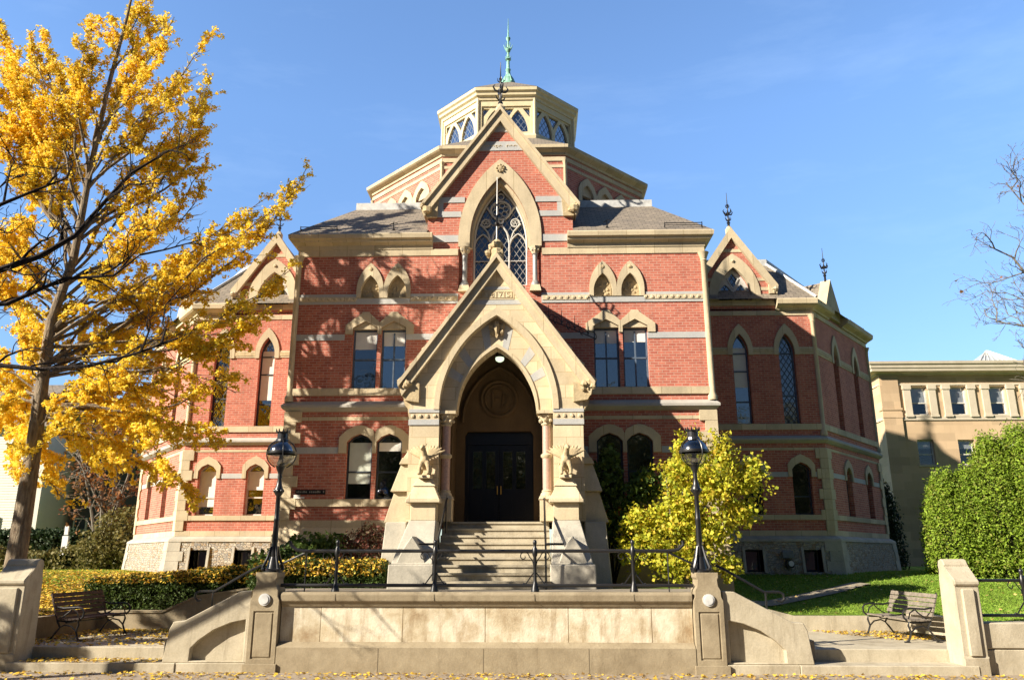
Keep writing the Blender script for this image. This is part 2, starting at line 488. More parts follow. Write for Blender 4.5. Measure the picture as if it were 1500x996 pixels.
def shape(kind, u, hw, z0, zs, za, dh=0, n=9):
    if kind == 'arch': return arch(hw-dh, z0+dh, zs, za-dh*1.3, n, u)
    if kind == 'low': return low_arch(hw-dh, z0+dh, zs, za-dh, u)
    return [(u-hw+dh, z0+dh), (u-hw+dh, za-dh), (u+hw-dh, za-dh), (u+hw-dh, z0+dh)]
def window(parent, F, kind, u, hw, z0, zs, za, glass='glass', frame='frame_blue', rails=(), blind=None, mull=False, dep=.2, shut=None, bmat='blind', fw=.05, open_below=None):
    """frame (the part) with pane and blind under it; returns the opening in the wall"""
    o = shape(kind, u, hw, z0, zs, za); i = shape(kind, u, hw, z0, zs, za, fw)
    mb = MB(); mb.plate(F, o, [i], -dep-.06, -dep)
    for z in rails: mb.fbox(F, u-hw+fw, u+hw-fw, -dep-.05, -dep+.01, z-.022, z+.022)
    if mull: mb.fbox(F, u-.02, u+.02, -dep-.048, -dep+.008, z0+fw, za-fw*2)
    w = part('window', mb, frame, parent)
    g = MB(); gi = i
    if open_below is not None and kind != 'arch':
        gi = [(q[0], max(q[1], open_below)) for q in i]
    g.plate(F, gi, [], -dep-.035, -dep-.028); part('pane', g, glass, w)
    if blind is not None:
        b = MB(); zt = za-fw*1.2
        if kind == 'arch': zt = zs+(za-zs)*.3
        if kind == 'low': zt = zs
        b.fbox(F, u-hw+fw*1.1, u+hw-fw*1.1, -dep-.027, -dep-.019, blind, zt); part('blind', b, bmat, w)
    return o

YC = 22.0
FC = Frame((0, YC, 0), (1, 0, 0), (0, -1, 0))
cpath = [(-6, 26.45), (-6, YC), (6, YC), (6, 26.45)]; s0c = 4.45+6   # arclength of u = 0
cg = lambda *us: [(s0c+a, s0c+b) for a, b in us]
PORCH = (-2.0, 2.0)
holes = []
# ---- windows of the centre block
UP = (-3.9, -3.07, 3.07, 3.9)
def open_panel(u):
    pass
for k, u in enumerate(UP):
    # upper: square head with a little stone gablet filling the pointed hood
    holes.append(shape('rect', u, .36, 6.76, 0, 8.53))
    window(hall, FC, 'rect', u, .36, 6.76, 0, 8.53, glass='glass_clear' if k == 0 else 'glass', rails=(7.64,), dep=.15, blind=(7.95, 8.05, 8.08, 8.12)[k], mull=k != 0)
    # lower
    holes.append(low_arch(.36, 3.67, 5.24, 5.47, u))
    window(hall, FC, 'low', u, .36, 3.67, 5.24, 5.47, glass=('glass_clear', 'glass', 'glass', 'glass')[k], frame='frame_dark', rails=(4.42,), dep=.13, blind=(4.1, 5.0, None, None)[k], bmat='blind_shut' if k == 0 else 'blind')
for sgn in (-1, 1):
    t = MB()
    hood2, hood1, niche, tym = MB(), MB(), MB(), MB()
    for u in (sgn*3.07, sgn*3.9):
        a, b = u-.405, u+.405
        L, Rr = (u-.58 if u*sgn != 3.07 or True else a), u+.58
        # the two hoods of a pair meet on a shared centre line
        mid = sgn*3.485
        L = max(L, mid+.005) if u > mid else L
        Rr = min(Rr, mid-.005) if u < mid else Rr
        zj = 8.37
        hood2.plate(FC, [(L, zj), (L, 8.64 if abs(L-u) > .5 else 8.72), (u-.14, 8.97), (u-.1, 9.03), (u+.1, 9.03), (u+.14, 8.97), (Rr, 8.64 if abs(Rr-u) > .5 else 8.72), (Rr, zj), (u+.36, zj), (u+.36, 8.56), (u, 8.76), (u-.36, 8.56), (u-.36, zj)], [], -.06, .05)
        tym.plate(FC, [(u-.36, 8.53), (u-.36, 8.56), (u, 8.76), (u+.36, 8.56), (u+.36, 8.53)], [], -.16, -.03)
        holes[-1:] = holes[-1:]
        la = low_arch(.36, 3.67, 5.24, 5.47, u)
        zk = 4.93
        hood1.plate(FC, [(L, zk), (L, 5.38 if abs(L-u) > .5 else 5.46), (u-.36, 5.58), (u-.12, 5.69), (u, 5.71), (u+.12, 5.69), (u+.36, 5.58), (Rr, 5.38 if abs(Rr-u) > .5 else 5.46), (Rr, zk), (u+.36, zk)] + list(reversed(la[1:-1])) + [(u-.36, zk)], [], -.06, .05)
        # blind niche
        un = sgn*(3.02 if abs(u) < 3.5 else 3.82)
        ni = arch(.275, 9.46, 9.62, 10.17, 8, un)
        ou = arch(.398, 9.46, 9.72, 10.55, 8, un)
        niche.plate(FC, ou[:], [[(q[0], q[1]+(.004 if q[1] < 9.47 else 0)) for q in ni]], -.1, .055)
        c = MB(); c.plate(FC, arch(.29, 9.45, 9.62, 10.18, 8, un), [], -.2, -.12)
        for q in range(9):
            c.ball(FC.p(un+random.uniform(-.16, .16), -.12, 9.55+random.random()*.36), (.05, .03, .05), 6, 4, .2)
        part('carved_panel', c, 'carved')
        b = MB(); b.lathe(0, 0, [(.001, 0)], 3) if False else None
        b.ball(FC.p(un, .055, 10.36), (.065, .03, .065), 8, 5, .15); part('rosette', b, 'carved')
    part('window_hood', hood2, 'buff'); part('window_tympanum', tym, 'buff')
    part('window_hood', hood1, 'buff'); part('niche_surround', niche, 'buff')
    for un in (3.02, 3.82): holes.append(arch(.3, 9.44, 9.62, 10.19, 8, sgn*un))
holes[:] = holes
# openings above each square window for the gablet
for u in UP:
    i = [k for k, h in enumerate(holes) if abs(h[0][0]-(u-.36)) < 1e-6 and abs(h[0][1]-6.76) < 1e-6][0]
    holes[i] = [(u-.36, 6.76), (u-.36, 8.56), (u, 8.76), (u+.36, 8.56), (u+.36, 6.76)]
big = [(-1.22, 9.75), (-1.22, 11.0), (-.9, 11.0)] + [q for q in arch(.9, 11.0, 11.3, 13.3, 14)[1:-1]] + [(.9, 11.0), (1.22, 11.0), (1.22, 9.75)]
holes.append(big)
holes.append([(-1.2, 3.0), (-1.2, 7.4), (1.2, 7.4), (1.2, 3.0)])
w = MB()
w.plate(FC, [(-6, 2.9), (-6, 11.0), (-2.18, 11.0), (-2.18, 12.42), (0, 15.4), (2.18, 12.42), (2.18, 11.0), (6, 11.0), (6, 2.9)], holes, -.4, 0)
for sgn in (-1, 1):
    F = Frame((sgn*6, 24.2, 0), (0, 1, 0), (sgn, 0, 0))
    w.fbox(F, -1.8, 2.25, -.4, 0, 2.9, 11.0)
w.box(-2.18, -1.85, 22.4, 24.9, 10.9, 12.3); w.box(1.85, 2.18, 22.4, 24.9, 10.9, 12.3)
part('wall', w, 'brick')
it = MB(); it.box(-5.5, 5.5, 23.0, 23.05, 2.9, 11); it.box(-1.6, 1.6, 23.06, 23.1, 9.5, 13.3); part('room_dark_sheet', it, 'room_dark')
# ---- horizontal stone of the centre block
g1 = cg((-4.5, -2.47), (2.47, 4.5)); p1g = cg(PORCH)
b = MB(); band(b, cpath, [(-.3, 1.2), (.18, 1.2), (.15, 2.7), (.06, 2.9), (-.3, 2.9)], p1g); part('plinth', b, 'buff')
b = MB(); band(b, cpath, flatprof(2.9, 3.1, .035), p1g); band(b, cpath, flatprof(3.47, 3.67, .06), p1g)
band(b, cpath, flatprof(5.85, 5.95, .015), cg((-2.24, 2.24))); part('stone_band', b, 'buff')
b = MB(); band(b, cpath, flatprof(4.92, 5.1, .02), sorted(g1+cg((-2.24, 2.24)))); part('stone_band', b, 'bluestone')
b = MB(); band(b, cpath, [(-.05, 6.10), (.04, 6.10), (.16, 6.2), (.16, 6.27), (.05, 6.38), (-.05, 6.38)], cg((-2.2, 2.2))); part('string_course', b, 'greystone')
b = MB(); band(b, cpath, flatprof(6.56, 6.76, .05), cg((-2.1, 2.1))); part('stone_band', b, 'buff')
b = MB(); band(b, cpath, flatprof(8.19, 8.37, .02), sorted(cg((-4.5, -4.26), (-4.26, -2.71), (2.71, 4.26)))); part('stone_band', b, 'bluestone')
b = MB(); band(b, cpath, flatprof(9.28, 9.58, .025), cg((-4.23, -2.62), (-1.22, 1.22), (2.62, 4.23)))
b.fbox(FC, -4.22, -2.63, -.05, .03, 9.28, 9.455); b.fbox(FC, 2.63, 4.22, -.05, .03, 9.28, 9.455); part('stone_band', b, 'bluestone')
b = MB(); band(b, cpath, flatprof(9.36, 9.5, .04), cg((-4.23, -2.62), (-1.25, 1.25), (2.62, 4.23)))
for k in range(24):
    for sgn in (-1, 1):
        u = sgn*(1.4+k*.19)
        if not 2.6 < abs(u) < 4.25 and abs(u) < 5.9: b.ball(FC.p(u, .045, 9.43), (.06, .025, .05), 6, 4, .2)
part('carved_band', b, 'buff')
b = MB(); band(b, cpath, flatprof(10.78, 10.98, .03), cg((-1.24, 1.24))); part('frieze', b, 'buff')
cprof = [(-.1, 10.98), (.05, 10.98), (.07, 11.1), (.20, 11.17), (.22, 11.23), (.28, 11.26), (.30, 11.38), (.26, 11.42), (-.1, 11.42)]
b = MB(); band(b, cpath, cprof, cg((-2.0, 2.0))); part('cornice', b, 'buff')
b = MB(); b.fbox(FC, -2.17, -1.245, -.05, .03, 11.2, 11.42); b.fbox(FC, 1.245, 2.17, -.05, .03, 11.2, 11.42)
for z0, z1, ui, uo in ((12.01, 12.19, 1.17, 2.15), (12.48, 12.66, 1.07, 2.0)):
    b.fbox(FC, -uo, -ui, -.05, .025, z0, z1); b.fbox(FC, ui, uo, -.05, .025, z0, z1)
part('stone_band', b, 'bluestone')
# corner quoins below and shafts above
for sgn, sc in ((-1, 4.45), (1, 4.45+12)):
    q = MB()
    for k in range(10):
        z = 3.1+k*.3
        if z+.3 > 6.1: break
        if abs(z-3.4) < .08: pass
        d = .42 if k % 2 else .27
        q.sweep(subpath(cpath, sc-d, sc+d), flatprof(z+.004, z+.296, .07))
    part('quoins', q, 'buff')
    q = MB(); q.lathe(sgn*5.99, YC-.01, [(.13, 6.38), (.13, 6.5), (.085, 6.6), (.085, 10.5), (.11, 10.53), (.085, 10.56), (.14, 10.72), (.17, 10.78)], 10)
    part('corner_shaft', q, 'buff', smooth=True)
# ---- great window
s = MB(); s.plate(FC, arch(1.24, 11.04, 11.35, 13.9, 14) + list(reversed(arch(.9, 11.04, 11.3, 13.3, 14))), [], -.08, .06)
s.plate(FC, arch(.92, 11.04, 11.31, 13.33, 14) + list(reversed(arch(.83, 11.04, 11.28, 13.17, 14))), [], -.5, -.075)
sur = part('window_surround', s, 'buff')
r = MB(); r.ball(FC.p(0, .06, 13.58), (.13, .05, .13), 10, 6, .2)
for k in range(8): r.ball(FC.p(.11*math.cos(k*.785), .09, 13.58+.11*math.sin(k*.785)), .035, 6, 4)
part('rosette', r, 'carved', sur)
j = MB(); j.fbox(FC, -1.26, -.83, -.6, -.2, 9.7, 11.04); j.fbox(FC, .83, 1.26, -.6, -.2, 9.7, 11.04); j.fbox(FC, -.83, .83, -.6, -.2, 9.7, 9.9); part('window_jamb', j, 'brick')
T = MB(); td = -.42
def bar(pts, r=.024, cl=False): T.tube([FC.p(q[0], td, q[1]) for q in (list(pts)+([pts[0]] if cl else []))], r, 6)
bar(arch(.80, 9.95, 11.28, 13.12, 16), .04); bar([(-.8, 9.95), (.8, 9.95)], .04)
for u in (-.27, .27): bar([(u, 9.95), (u, 11.3)], .034)
for u, w_, zs, za in ((-.535, .25, 11.2, 11.62), (0, .26, 11.42, 11.9), (.535, .25, 11.2, 11.62)): bar(arch(w_, zs-.2, zs, za, 8, u), .024)
bar([(-.27, 11.3), (-.2, 11.66), (.02, 12.0), (.25, 12.22), (.42, 12.5)], .03); bar([(.27, 11.3), (.2, 11.66), (-.02, 12.0), (-.25, 12.22), (-.42, 12.5)], .03)
bar([(-.27, 11.3), (-.4, 11.7), (-.62, 11.95)], .024); bar([(.27, 11.3), (.4, 11.7), (.62, 11.95)], .024)
bar(circ((0, 12.4), .30, 24), .034, True); bar(circ((-.45, 11.98), .13, 14), .022, True); bar(circ((.45, 11.98), .13, 14), .022, True); bar(circ((0, 12.86), .10, 12), .02, True)
for k in range(6):
    a = k*math.pi/3+.3; bar(circ((.165*math.cos(a), 12.4+.165*math.sin(a)), .085, 10), .014, True)
for k in range(3):
    a = k*2.094+.5
    for sx_ in (-1, 1): bar(circ((sx_*.45+.055*math.cos(a), 11.98+.055*math.sin(a)), .045, 8), .011, True)
for u in (-.535, 0, .535): bar([(u-.24, 10.74), (u+.24, 10.74)], .016)
tr = part('great_window', T, 'tracery')
g = MB(); g.plate(FC, arch(.84, 9.9, 11.28, 13.17, 12), [], -.485, -.475); part('pane', g, 'leaded', tr)
for sgn in (-1, 1):
    c = MB(); P = FC.p(sgn*1.045, -.06, 0)
    c.lathe(P.x, P.y, [(.13, 9.78), (.13, 9.9), (.1, 9.95), (.075, 10.0), (.075, 10.78), (.1, 10.8), (.075, 10.83), (.15, 10.97), (.16, 11.03)], 12)
    cc = part('colonnette', c, 'grey_shaft', smooth=True)
    c = MB(); c.lathe(P.x, P.y, [(.09, 10.83), (.12, 10.9), (.165, 10.985), (.18, 11.035)], 8)
    for k in range(8): c.ball((P.x+.13*math.cos(k*.785), P.y+.13*math.sin(k*.785), 10.93), .035, 5, 4)
    c.taper(P.x-.17, P.x+.17, P.y-.2, P.y+.1, 9.62, P.x-.13, P.x+.13, P.y-.15, P.y+.1, 9.82)
    part('capital', c, 'buff', cc)
# ---- gables (used for the centre and the wings)
def chevron(mb, F, u, za, hw, ze, wv, d0, d1):
    """raked coping: apex za, foot (hw, ze), vertical thickness wv"""
    k = (za-ze)/hw
    mb.plate(F, [(u-hw, ze), (u, za), (u, za-wv), (u-hw+wv*.18, ze-wv*.82)], [], d0, d1)
    mb.plate(F, [(u, za), (u+hw, ze), (u+hw-wv*.18, ze-wv*.82), (u, za-wv)], [], d0, d1)
def finial(parent, x, y, z, h, mat='iron', name='finial'):
    m = MB(); k = h
    m.lathe(x, y, [(.035*k, z-.05), (.03*k, z+.12*k), (.05*k, z+.16*k), (.022*k, z+.2*k), (.018*k, z+.36*k), (.045*k, z+.4*k), (.05*k, z+.43*k), (.018*k, z+.47*k), (.014*k, z+.62*k), (.034*k, z+.65*k), (.012*k, z+.69*k), (.006*k, z+k)], 8)
    for i in range(4):
        a = i*math.pi/2+.35; c, s_ = math.cos(a), math.sin(a)
        m.tube([(x, y, z+.38*k), (x+c*.1*k, y+s_*.1*k, z+.40*k), (x+c*.14*k, y+s_*.14*k, z+.47*k), (x+c*.10*k, y+s_*.10*k, z+.52*k)], [.016*k, .02*k, .014*k, .006*k], 5)
        m.tube([(x, y, z+.2*k), (x+c*.07*k, y+s_*.07*k, z+.25*k), (x+c*.09*k, y+s_*.09*k, z+.31*k)], [.014*k, .014*k, .005*k], 5)
        m.tube([(x, y, z+.57*k), (x+c*.05*k, y+s_*.05*k, z+.6*k), (x+c*.06*k, y+s_*.06*k, z+.66*k)], [.01*k, .01*k, .004*k], 5)
    return m.build(name, M[mat], parent, smooth=True)
c = MB(); chevron(c, FC, 0, 15.62, 2.36, 12.36, .46, -.4, .16); cop = part('gable_coping', c, 'buff')
c = MB(); chevron(c, FC, 0, 15.66, 2.4, 12.35, .13, -.4, .22)
part('coping_moulding', c, 'buff', cop)
k = MB()
for sgn in (-1, 1):
    k.plate(FC, [(sgn*1.9, 11.98), (sgn*1.86, 12.52), (sgn*2.36, 12.4), (sgn*2.36, 12.2), (sgn*2.2, 11.98)], [], -.38, .1)
    k.ball(FC.p(sgn*2.2, .12, 12.2), (.16, .14, .13), 8, 6, .25); k.ball(FC.p(sgn*2.32, .02, 12.36), (.11, .2, .1), 8, 6, .25)
part('kneeler', k, 'carved')
k = MB(); k.plate(FC, [(-.75, 14.21), (-.53, 14.52), (.53, 14.52), (.75, 14.21)], [], -.05, .02)
k.plate(FC, [(-.28, 14.85), (0, 15.2), (.28, 14.85)], [], -.05, .02)
k.plate(FC, [(-1.72, 12.66), (-1.72, 12.1), (-2.1, 12.1), (-2.1, 12.5)], [], -.05, .015)
k.plate(FC, [(1.72, 12.66), (1.72, 12.1), (2.1, 12.1), (2.1, 12.5)], [], -.05, .015)
part('gable_stone', k, 'bluestone')
k = MB()     # worn relief lettering, too eroded to read
random.seed(4)
for i in range(9):
    u = -.46+i*.115
    if i == 5: continue
    pts = circ((u, 14.35), .038, 8)[:random.choice((5, 6, 8))]
    k.tube([FC.p(q[0], .024, q[1]) for q in pts], .012, 5)
part('relief', k, 'buff')
finial(hall, 0, YC-.05, 15.55, 1.75)
c = MB(); c.lathe(0, YC-.05, [(.14, 15.5), (.15, 15.66), (.07, 15.78)], 8); part('gable_cap', c, 'buff')
# ---- roofs
rf = MB()
zb, zt = 11.42, 13.4
yo = YC-.26
for q in ([(-6.27, yo, zb), (-2.17, yo, zb), (-2.17, 24.4, zt), (-4.95, 24.4, zt)], [(2.17, yo, zb), (6.27, yo, zb), (4.95, 24.4, zt), (2.17, 24.4, zt)],
          [(-6.27, 30, zb), (-6.27, yo, zb), (-4.95, 24.4, zt), (-4.95, 30, zt)], [(6.27, yo, zb), (6.27, 30, zb), (4.95, 30, zt), (4.95, 24.4, zt)],
          [(-4.95, 24.4, zt), (4.95, 24.4, zt), (4.95, 30, zt), (-4.95, 30, zt)],
          [(-2.25, YC+.02, 12.38), (0, YC+.02, 15.45), (0, 25.6, 15.45), (-2.25, 25.6, 12.38)], [(0, YC+.02, 15.45), (2.25, YC+.02, 12.38), (2.25, 25.6, 12.38), (0, 25.6, 15.45)]):
    rf.add(q, [(0, 1, 2, 3)])
part('roof', rf, 'slate', recalc=False)
rf = MB(); rf.box(-4.95, -2.2, 24.36, 24.5, 13.36, 13.62); rf.box(2.2, 4.95, 24.36, 24.5, 13.36, 13.62); part('ridge_flashing', rf, 'lead')
def snow_guard(pts):
    m = MB()
    for a, b in pts:
        a, b = V(a), V(b)
        m.tube([a+V((0, 0, .17)), b+V((0, 0, .17))], .014, 5); m.tube([a+V((0, 0, .1)), b+V((0, 0, .1))], .012, 5)
        n = max(1, int((b-a).length/.9))
        for i in range(n+1):
            q = a+(b-a)*(i/n); m.tube([q-V((0, 0, .05)), q+V((0, 0, .2))], .014, 5); m.tube([q+V((0, 0, .17)), q+V((0, .15, .05))], .01, 4)
    part('snow_guard', m, 'iron')
snow_guard([((-6.0, 21.9, 11.53), (-4.9, 21.9, 11.53)), ((4.9, 21.9, 11.53), (6.0, 21.9, 11.53))])
for x in (-3.2, 3.2):
    m = MB(); m.tube([(x, 22.0, 11.6), (x, 21.95, 11.85), (x+.12, 21.93, 11.8)], .018, 5); m.tube([(x, 21.95, 11.82), (x-.12, 21.93, 11.76)], .016, 5); m.ball((x, 22.0, 11.62), .05, 6, 4)
    part('roof_hook', m, 'iron')

# ================================================================== porch
YP = 20.2
FP = Frame((0, YP, 0), (1, 0, 0), (0, -1, 0))
m = MB()
oa = arch(1.47, 3.0, 5.8, 8.34, 14)
m.plate(FP, [(-2.24, 3.0), (-2.24, 6.15), (-2.4, 6.55), (0, 9.86), (2.4, 6.55), (2.24, 6.15), (2.24, 3.0)] + list(reversed(oa)), [], -.4, 0)
m.box(-2.24, -1.5, YP+.4, YC, 3.0, 6.55); m.box(1.5, 2.24, YP+.4, YC, 3.0, 6.55)
porch = part('porch', m, 'buff_ashlar')
pp = lambda name, mb, mat, **k: mb.build(name, M[mat], porch, split=True, **k)
m = MB(); ia = arch(1.04, 5.8, 5.8, 7.54, 14); ob = arch(1.5, 5.8, 5.82, 8.38, 14)
m.plate(FP, ob + list(reversed(ia)), [], -.75, -.22)
vt = MB(); vt.plate(FP, [(-2.2, 5.8), (-2.2, 6.5), (0, 9.6), (2.2, 6.5), (2.2, 5.8)] + list(reversed(arch(1.2, 5.8, 5.8, 7.75, 12))), [], -1.75, -.76); pp('porch_vault', vt, 'shaded_brown_stone')
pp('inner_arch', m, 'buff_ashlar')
m = MB(); m.box(-1.52, -1.2, YP+.76, YC-.06, 3.0, 5.8); pp('porch_jamb', m, 'shaded_brown_stone')
m = MB(); m.box(1.2, 1.52, YP+.76, YC-.06, 3.0, 5.8); pp('porch_jamb', m, 'shaded_brown_stone')
m = MB()
def interp(pts, t):
    k = t*(len(pts)-1); i = min(int(k), len(pts)-2); f = k-i
    return (pts[i][0]*(1-f)+pts[i+1][0]*f, pts[i][1]*(1-f)+pts[i+1][1]*f)
half = lambda P: P[:len(P)//2+1]
hi, ho = half(ia), half(arch(1.46, 5.8, 5.82, 8.3, 14))
for t0, t1 in ((.36, .44), (.56, .64), (.84, .92)):
    q = [interp(hi, t0), interp(ho, t0), interp(ho, t1), interp(hi, t1)]
    m.plate(FP, [(a*.999, b+.003) for a, b in q], [], -.3, -.214); m.plate(FP, [(-a*.999, b+.003) for a, b in q], [], -.3, -.214)
pp('voussoir', m, 'bluestone')
m = MB(); m.plate(FP, arch(1.62, 5.82, 5.82, 8.56, 14) + list(reversed(arch(1.475, 5.82, 5.82, 8.35, 14))), [], -.05, .06)
m.plate(FP, arch(1.10, 5.81, 5.81, 7.63, 14) + list(reversed(arch(1.035, 5.81, 5.81, 7.53, 14))), [], -.28, -.19); pp('arch_moulding', m, 'buff')
m = MB(); m.ball(FP.p(0, -.16, 8.03), (.09, .1, .22), 8, 6, .25)
for s_ in (-1, 1):
    m.ball(FP.p(s_*.14, -.18, 8.1), (.07, .06, .09), 7, 5, .3); m.ball(FP.p(s_*.13, -.18, 7.93), (.06, .06, .08), 7, 5, .3)
pp('keystone', m, 'carved')
m = MB()
for s_ in (-1, 1):
    a, b2 = sorted((s_*1.47, s_*2.26)); m.fbox(FP, a, b2, -.1, .03, 5.42, 5.56); m.fbox(FP, a, b2, -.1, .04, 5.74, 5.83)
pp('pier_band', m, 'bluestone')
m = MB()
for s_ in (-1, 1):
    a, b2 = sorted((s_*1.48, s_*2.25)); m.fbox(FP, a, b2, -.1, .022, 5.56, 5.74)
    for k in range(4): m.ball(FP.p(s_*(1.58+k*.19), .03, 5.65), (.05, .03, .05), 6, 4, .2)
pp('carved_band', m, 'buff')
# raked stone roof in overlapping courses
m = MB()
for s_ in (-1, 1):
    n = 8; dx, dz = 2.5/n, 3.42/n
    for i in range(n):
        x0, z0 = i*dx, 10.0-i*dz; x1, z1 = (i+1)*dx, 10.0-(i+1)*dz
        nx, nz = .81, .59
        e = .13
        p = [(x0, z0), (x1+.03, z1-.03), (x1+.03+nx*e, z1-.03+nz*e), (x0+nx*.02, z0+nz*.02)]
        m.plate(FP, [(s_*a, b2) for a, b2 in p], [], -1.8, -.13)
        m.plate(FP, [(s_*(a-nx*.12), b2-nz*.12) for a, b2 in ((x0+.05, z0), (x1, z1), (x1+nx*.1, z1+nz*.1), (x0+nx*.1, z0+nz*.1))], [], -1.78, -.42)
pp('porch_roof', m, 'buff')
m = MB(); chevron(m, FP, 0, 10.02, 2.52, 6.5, .42, -.25, .16); cp = pp('coping', m, 'buff')
m = MB(); chevron(m, FP, 0, 10.07, 2.56, 6.5, .14, -.25, .24); m.build('coping_moulding', M['buff'], cp)
m = MB()
for s_ in (-1, 1):
    m.plate(FP, [(s_*2.0, 6.0), (s_*2.0, 6.5), (s_*2.5, 6.5), (s_*2.5, 6.28), (s_*2.36, 6.05)], [], -.35, .1)
    for k in range(6): m.ball(FP.p(s_*(2.38+random.uniform(-.12, .12)), .1+random.uniform(-.04, .08), 6.42+random.uniform(-.1, .1)), (.09, .08, .08), 7, 5, .3)
    m.plate(FP, [(s_*2.2, 5.6), (s_*2.2, 6.1), (s_*2.42, 6.1), (s_*2.38, 5.95), (s_*2.3, 5.85), (s_*2.27, 5.65)], [], -.8, -.02)
pp('kneeler', m, 'carved')
m = MB(); m.fbox(FP, -.42, .42, -.05, .018, 8.83, 9.03)
m.fbox(FP, -.46, .46, -.05, .012, 8.80, 9.06)
pn = pp('date_panel', m, 'buff_ashlar')
m = MB()
def stroke(mb, F, pts, d, r): mb.tube([F.p(a, d, b2) for a, b2 in pts], r, 5)
for ch, u in (('1', -.315), ('8', -.105), ('7', .105), ('5', .315)):
    z = 8.93; q = .055
    for a, b2 in (((-.09, -.085), (.09, -.085)), ((.09, -.085), (.09, .085)), ((.09, .085), (-.09, .085)), ((-.09, .085), (-.09, -.085))):
        stroke(m, FP, [(u+a[0], z+a[1]), (u+b2[0], z+b2[1])], .02, .007)
    S = {'1': [[(-.03, .03), (0, .06), (0, -.06)]], '8': [circ((0, .03), .028, 10)+circ((0, .03), .028, 10)[:1], circ((0, -.03), .032, 10)+circ((0, -.03), .032, 10)[:1]],
         '7': [[(-.04, .06), (.04, .06), (-.01, -.06)]], '5': [[(.04, .06), (-.03, .06), (-.03, .01), (.02, .01), (.04, -.02), (.02, -.055), (-.035, -.055)]]}[ch]
    for st in S: stroke(m, FP, [(u+a, z+b2) for a, b2 in st], .022, .009)
m.build('carved_date', M['carved'], pn)
m = MB(); m.plate(FP, [(-.9, 8.66), (-.82, 8.78), (.82, 8.78), (.9, 8.66)], [], -.05, .01); m.plate(FP, [(-.56, 9.08), (-.5, 9.16), (.5, 9.16), (.56, 9.08)], [], -.05, .01)
pp('stone_band', m, 'bluestone')
# crown of the porch gable: crockets, then an iron rod with a cross
m = MB(); m.lathe(0, YP, [(.2, 9.8), (.17, 10.2), (.1, 10.3), (.16, 10.42), (.06, 10.52)], 8)
for k in range(10): m.ball((random.uniform(-.25, .25), YP+random.uniform(-.15, .15), 10.2+random.uniform(-.18, .22)), (.09, .09, .09), 7, 5, .3)
pp('crocket', m, 'carved')
m = MB(); m.tube([(0, YP, 10.45), (0, YP, 12.4)], [.03, .012], 6); m.ball((0, YP, 10.98), .07, 8, 6); m.ball((0, YP, 11.55), .04, 6, 5)
for a in range(4):
    c_, s_ = math.cos(a*math.pi/2), math.sin(a*math.pi/2)
    m.tube([(0, YP, 10.92), (c_*.16, YP+s_*.16, 10.98), (c_*.22, YP+s_*.22, 11.14), (c_*.12, YP+s_*.12, 11.2)], [.02, .024, .02, .008], 5)
pp('finial', m, 'iron')
# columns
for s_ in (-1, 1):
    x, y = s_*1.3, YP+.28
    m = MB(); m.lathe(x, y, [(.11, 3.72), (.11, 4.62), (.105, 4.7), (.105, 5.45)], 14); col = pp('column', m, 'pink_granite', smooth=True)
    m = MB(); m.lathe(x, y, [(.11, 4.58), (.15, 4.62), (.155, 4.67), (.11, 4.71)], 14)
    m.lathe(x, y, [(.17, 3.64), (.165, 3.69), (.13, 3.73), (.14, 3.76), (.11, 3.79)], 14); m.build('column_ring', M['buff'], col, smooth=True)
    m = MB(); m.lathe(x, y, [(.11, 5.42), (.14, 5.46), (.12, 5.5), (.16, 5.6), (.21, 5.7), (.2, 5.71)], 12); m.box(x-.25, x+.25, y-.25, y+.25, 5.72, 5.80)
    for k in range(14): a = k*.45; m.ball((x+.17*math.cos(a), y+.17*math.sin(a), 5.55+.12*(k % 2)), .045, 6, 4, .2)
    m.build('capital', M['buff'], col)
    m = MB(); m.box(x-.19, x+.19, YP+.05, YP+.5, 3.0, 3.62); m.taper(x-.22, x+.22, YP+.02, YP+.5, 3.54, x-.18, x+.18, YP+.08, YP+.5, 3.64); m.build('pedestal', M['buff'], col, bevel=.01)
# porch back wall with medallion
FD = Frame((0, YC-.06, 0), (1, 0, 0), (0, -1, 0))
m = MB(); m.plate(FD, arch(1.22, 3.0, 5.8, 7.74, 12), [[(-.95, 3.004), (-.95, 5.4), (-.88, 5.52), (.88, 5.52), (.95, 5.4), (.95, 3.004)]], -.25, 0); bw = pp('porch_wall', m, 'shaded_brown_stone')
m = MB(); m.tube([FD.p(a, .02, z) for a, z in circ((0, 6.43), .5, 28)+circ((0, 6.43), .5, 28)[:1]], .05, 6); m.tube([FD.p(a, .02, z) for a, z in circ((0, 6.43), .4, 28)+circ((0, 6.43), .4, 28)[:1]], .025, 6)
m.tube([FD.p(a, .02, z) for a, z in arch(1.02, 5.75, 5.8, 7.35, 10)], .05, 6)
m.tube([FD.p(a, .02, z) for a, z in ((-.18, 6.15), (-.18, 6.68), (.02, 6.68), (.1, 6.62))], .035, 6); m.tube([FD.p(a, .02, z) for a, z in ((-.18, 6.44), (.02, 6.44))], .03, 6)
m.tube([FD.p(a, .02, z) for a, z in ((.05, 6.2), (.16, 6.22), (.24, 6.35), (.22, 6.5), (.12, 6.56), (.06, 6.2))], .03, 6)
m.build('medallion', M['shaded_brown_stone'], bw)
